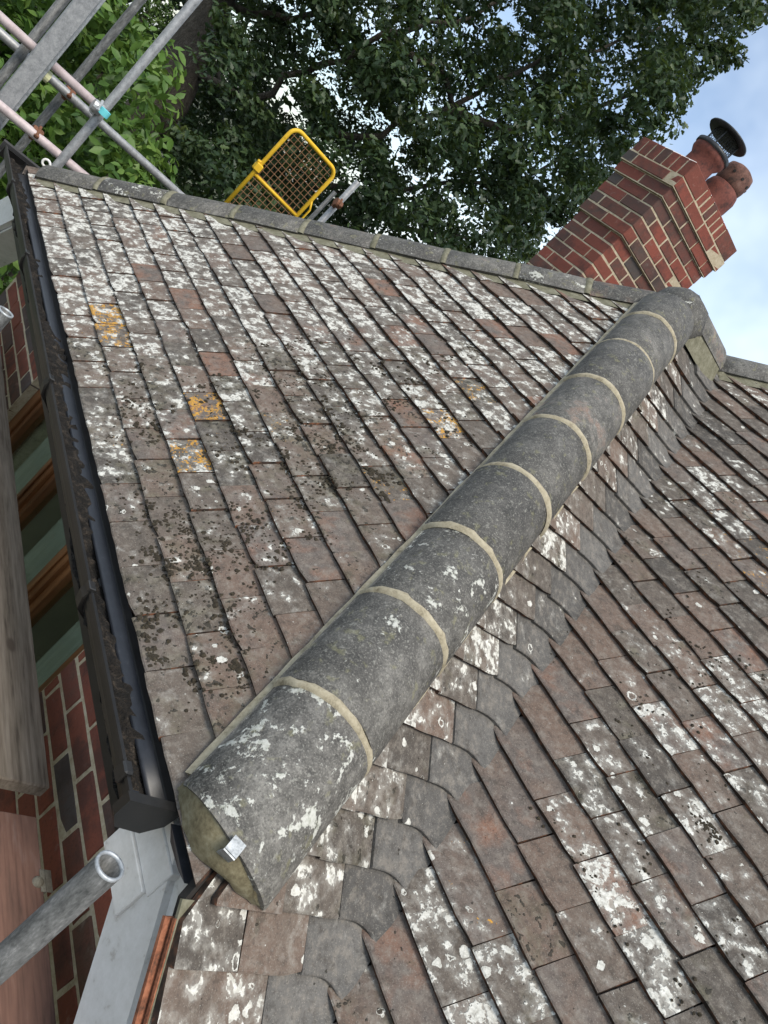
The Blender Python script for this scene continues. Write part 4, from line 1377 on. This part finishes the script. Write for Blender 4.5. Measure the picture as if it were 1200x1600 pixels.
post = empty('scaffold_post', at(535, 310, 6.0).to_tuple()[:2] + (GZ,), 'two short grey scaffold tubes clamped together beside the yellow gate', 'scaffold post')
q = at(560, 284, 6.0); part('standard', pipe_mesh('standard', (q.x, q.y, GZ), q, .02415, .004, M_GALV, 16), post)
q2 = at(524, 300, 6.1); part('standard', pipe_mesh('standard', (q2.x, q2.y, GZ), q2, .017, .004, M_GALVD, 14), post)
coupler(at(528, 318, 5.98), (0,1,0), post, M_RUST)

# ------------------------------------------------------------------ trees
def leaf_mesh(name, centers, sizes, normals, mat, shape, tints):
    """many small folded leaves in one mesh"""
    n = len(centers)
    nv = len(shape[0])
    base = np.array(shape[0]); faces = shape[1]
    up = rng.normal(size=(n, 3))
    nn = normals/np.linalg.norm(normals, axis=1, keepdims=True)
    u = np.cross(nn, up); u /= np.linalg.norm(u, axis=1, keepdims=True)
    w = np.cross(nn, u)
    V = centers[:, None, :] + (u[:, None, :]*base[None, :, 0:1] + w[:, None, :]*base[None, :, 1:2] + nn[:, None, :]*base[None, :, 2:3])*sizes[:, None, None]
    V = V.reshape(-1, 3)
    me = bpy.data.meshes.new(name)
    me.vertices.add(len(V)); me.vertices.foreach_set('co', V.ravel())
    fl = [len(f) for f in faces]
    loops = np.concatenate([np.array([i for f in faces for i in f])[None, :] + (np.arange(n)*nv)[:, None]], 0).ravel()
    me.loops.add(len(loops)); me.loops.foreach_set('vertex_index', loops)
    tot = np.tile(np.array(fl), n); start = np.concatenate([[0], np.cumsum(tot)[:-1]])
    me.polygons.add(len(tot)); me.polygons.foreach_set('loop_start', start); me.polygons.foreach_set('loop_total', tot)
    me.update(calc_edges=True)
    at_ = me.attributes.new('tint', 'FLOAT', 'POINT'); at_.data.foreach_set('value', np.repeat(tints, nv))
    me.materials.append(mat); me.validate()
    return me

OAK_SHAPE = ([(0,-.5,0),(.16,-.28,.03),(.10,-.16,.02),(.27,.02,.06),(.17,.12,.03),(.25,.30,.05),(0,.5,0),(-.25,.30,.05),(-.17,.12,.03),(-.27,.02,.06),(-.10,-.16,.02),(-.16,-.28,.03),(0,0,-.03)],
             [(0,1,2,12),(12,2,3,4),(12,4,5,6),(12,6,7,8),(12,8,9,10),(12,10,11,0)])
OVAL_SHAPE = ([(0,-.5,0),(.20,-.2,.05),(.22,.12,.05),(0,.5,-.02),(-.22,.12,.05),(-.20,-.2,.05),(0,0,0)], [(0,1,6),(1,2,6),(2,3,6),(3,4,6),(4,5,6),(5,0,6)])

def clumps_to_leaves(clumps, per, size, flat=.6):
    C, S, N, T = [], [], [], []
    for (P, r, dens) in clumps:
        k = int(per*dens)
        d = rng.normal(size=(k, 3)); d /= np.linalg.norm(d, axis=1, keepdims=True)
        rad = r*rng.uniform(.25, 1.0, k)**.55
        p = np.array(P)[None, :] + d*rad[:, None]*np.array([1, 1, flat])
        C.append(p); S.append(rng.uniform(size*.7, size*1.3, k))
        nrm = d*.5 + rng.normal(size=(k, 3))*.55 + np.array([0, 0, .55]); N.append(nrm)
        T.append(np.clip(rng.normal(.5, .18, k) + rng.normal(0, .12), 0, 1))
    return np.concatenate(C), np.concatenate(S), np.concatenate(N), np.concatenate(T)

def in_poly(x, y, poly):
    r = False
    for i in range(len(poly)):
        (x0, y0), (x1, y1) = poly[i], poly[i-1]
        if (y0 > y) != (y1 > y) and x < (x1-x0)*(y-y0)/(y1-y0)+x0: r = not r
    return r

# the oak: trunk, limbs and leaf sprays hung along the limbs
TR = at(262, 150, 10.0)
oak = empty('oak_tree', (TR.x, TR.y, GZ), 'big dark leaved oak tree spreading behind the far hip and chimney', 'tree')
trunk_pts = [Vector((TR.x-.15, TR.y-.1, GZ-.2)), Vector((TR.x-.05, TR.y, -2.0)), TR, at(300, 70, 10.0), at(340, -20, 10.1), at(400, -130, 10.3), at(480, -260, 10.6)]
v, f = tube(trunk_pts, [.42, .34, .29, .27, .25, .22, .15], 16)
part('trunk', mk_mesh('trunk', v, f, [M_BARK], smooth=True), oak)
limb_paths = [
    [(285,110,10.0),(380,165,9.7),(480,118,9.5),(600,62,9.3),(740,20,9.2),(880,-40,9.2)],
    [(300,70,10.0),(430,215,9.9),(560,205,9.8),(690,175,9.7),(790,120,9.6),(900,80,9.6),(1040,40,9.7)],
    [(330,0,10.1),(460,30,10.4),(620,-20,10.6),(820,-60,10.8),(1050,-90,11)],
    [(250,180,10.0),(360,280,10.4),(520,300,10.8),(680,290,11.0),(820,280,11.2),(930,230,11.4)],
    [(690,175,9.7),(800,200,10.2),(900,180,10.5),(1000,140,10.8),(1110,70,11.0)],
    [(600,62,9.3),(700,120,10.0),(780,330,10.8)],
    [(400,-130,10.3),(650,-190,10.0),(900,-210,10.0)],
    [(520,300,10.8),(640,360,11.2),(760,375,11.6)],
]
for lp in limb_paths:
    P = [at(*q) for q in lp]
    # smooth + wobble
    Q = []
    for i in range(len(P)-1):
        for k in range(4):
            a = k/4; Q.append(P[i].lerp(P[i+1], a) + Vector((random.gauss(0,.04), random.gauss(0,.04), random.gauss(0,.04)))*(1 if i or k else 0))
    Q.append(P[-1])
    r0 = .036
    v, f = tube(Q, [r0*(1-i/len(Q))**.8 + .012 for i in range(len(Q))], 9)
    part('limb', mk_mesh('limb', v, f, [M_BARK], smooth=True), oak)
CROWN = [(215,-260),(1330,-300),(1250,-60),(1172,28),(1128,95),(1070,128),(1015,185),(985,228),(945,300),(880,360),(840,420),(600,430),(300,380),(225,270),(250,170),(300,120),(335,40),(300,-40)]
cl = []
tries = 0
while len(cl) < 900 and tries < 20000:
    tries += 1
    x, y = random.uniform(190, 1300), random.uniform(-280, 420)
    if not in_poly(x, y, CROWN): continue
    # keep the trunk in view
    dpt = random.uniform(8.2, 13.5)
    if x < 335 and y < 150 and dpt < 10.4: 
        continue
    dens = 1.0
    if x > 620 and random.random() < .18: continue
    cl.append((at(x, y, dpt), random.uniform(.20, .46), dens*random.uniform(.6, 1.3)))
for (x, y) in ((1160,30),(1135,70),(1100,105),(1165,8),(1180,15),(1120,40),(1060,120),(1035,150),(1090,60),(1012,190),(995,160),(960,240),(930,280),(1080,20),(1110,80),(1148,85),(1060,80),(1020,110)):
    cl.append((at(x, y, random.uniform(9.6, 11)), random.uniform(.14, .26), .6))
C_, S_, N_, T_ = clumps_to_leaves(cl, 165, .088)
part('crown', leaf_mesh('crown', C_, S_, N_, M_OAK, OAK_SHAPE, T_), oak)

# laurel beyond the scaffold
LC = at(120, 130, 6.6)
laurel = empty('laurel_tree', (LC.x, LC.y, GZ), 'bright green glossy leaved laurel behind the crossed scaffold tubes', 'tree')
for k in range(7):
    a = random.uniform(0, 6.28); top = at(random.uniform(-60, 260), random.uniform(-60, 300), random.uniform(6.4, 7.4))
    b0 = Vector((LC.x + .25*math.cos(a), LC.y + .25*math.sin(a), GZ-.1)); mid = b0.lerp(top, .5) + Vector((random.gauss(0,.15), random.gauss(0,.15), .2))
    v, f = tube([b0, b0.lerp(mid, .5), mid, mid.lerp(top, .6), top], [.06, .05, .04, .025, .01], 8)
    part('stem', mk_mesh('stem', v, f, [M_BARK], smooth=True), laurel)
LPOLY = [(-180,-150),(130,-150),(185,-20),(215,40),(265,85),(262,120),(240,190),(250,280),(200,330),(-180,330)]
cl = []; tries = 0
while len(cl) < 330 and tries < 9000:
    tries += 1
    x, y = random.uniform(-180, 280), random.uniform(-150, 330)
    if in_poly(x, y, LPOLY): cl.append((at(x, y, random.uniform(6.0, 8.2)), random.uniform(.18, .36), random.uniform(.6, 1.2)))
for _ in range(150):
    cl.append((Vector((LC.x + random.gauss(-.2, .7), LC.y + random.gauss(0, .8), random.uniform(-4, -.5))), random.uniform(.25, .45), .8))
C_, S_, N_, T_ = clumps_to_leaves(cl, 62, .105)
part('crown', leaf_mesh('crown', C_, S_, N_, M_LAUREL, OVAL_SHAPE, T_), laurel)

# small yellow-green conifer top between laurel and oak trunk
KC = at(222, 30, 9.0)
con = empty('conifer', (KC.x, KC.y, GZ), 'small pale green conifer between the laurel and the oak trunk', 'tree')
v, f = tube([(KC.x, KC.y, GZ-.1), (KC.x, KC.y, KC.z+.1)], [.09, .02], 8); part('trunk', mk_mesh('trunk', v, f, [M_BARK], smooth=True), con)
cl = []
for _ in range(120):
    zz = random.uniform(-4.5, .28); rr = .16 + .9*(.28-zz)/4.8
    a = random.uniform(0, 6.28); q = rr*math.sqrt(random.random()); cl.append((Vector((KC.x + q*math.cos(a), KC.y + q*math.sin(a), KC.z + zz)), .14, 1))
C_, S_, N_, T_ = clumps_to_leaves(cl, 120, .045, 1.0)
part('crown', leaf_mesh('crown', C_, S_, N_, M_CONIF, OVAL_SHAPE, T_), con)

# dark hedge of undergrowth behind everything on the garden side
hb = at(150, 150, 14)
hedge = empty('hedge', (hb.x, hb.y, GZ), 'dark tall hedge far behind the laurel and oak trunk', 'hedge')
cl = []
for _ in range(420):
    x, y = random.uniform(-250, 420), random.uniform(-200, 420)
    cl.append((at(x, y, random.uniform(12.5, 15.5)), random.uniform(.4, .7), 1))
C_, S_, N_, T_ = clumps_to_leaves(cl, 60, .17)
part('foliage', leaf_mesh('foliage', C_, S_, N_, M_OAK, OVAL_SHAPE, T_*.6), hedge)
mb = MB()
for k in range(6):
    q = at(-100 + k*90, 150, 14); mb.tube([(q.x, q.y, GZ-.1), (q.x, q.y, -1.0)], [.09, .05], 8)
part('stem', mb.mesh('stem', [M_BARK], True), hedge)
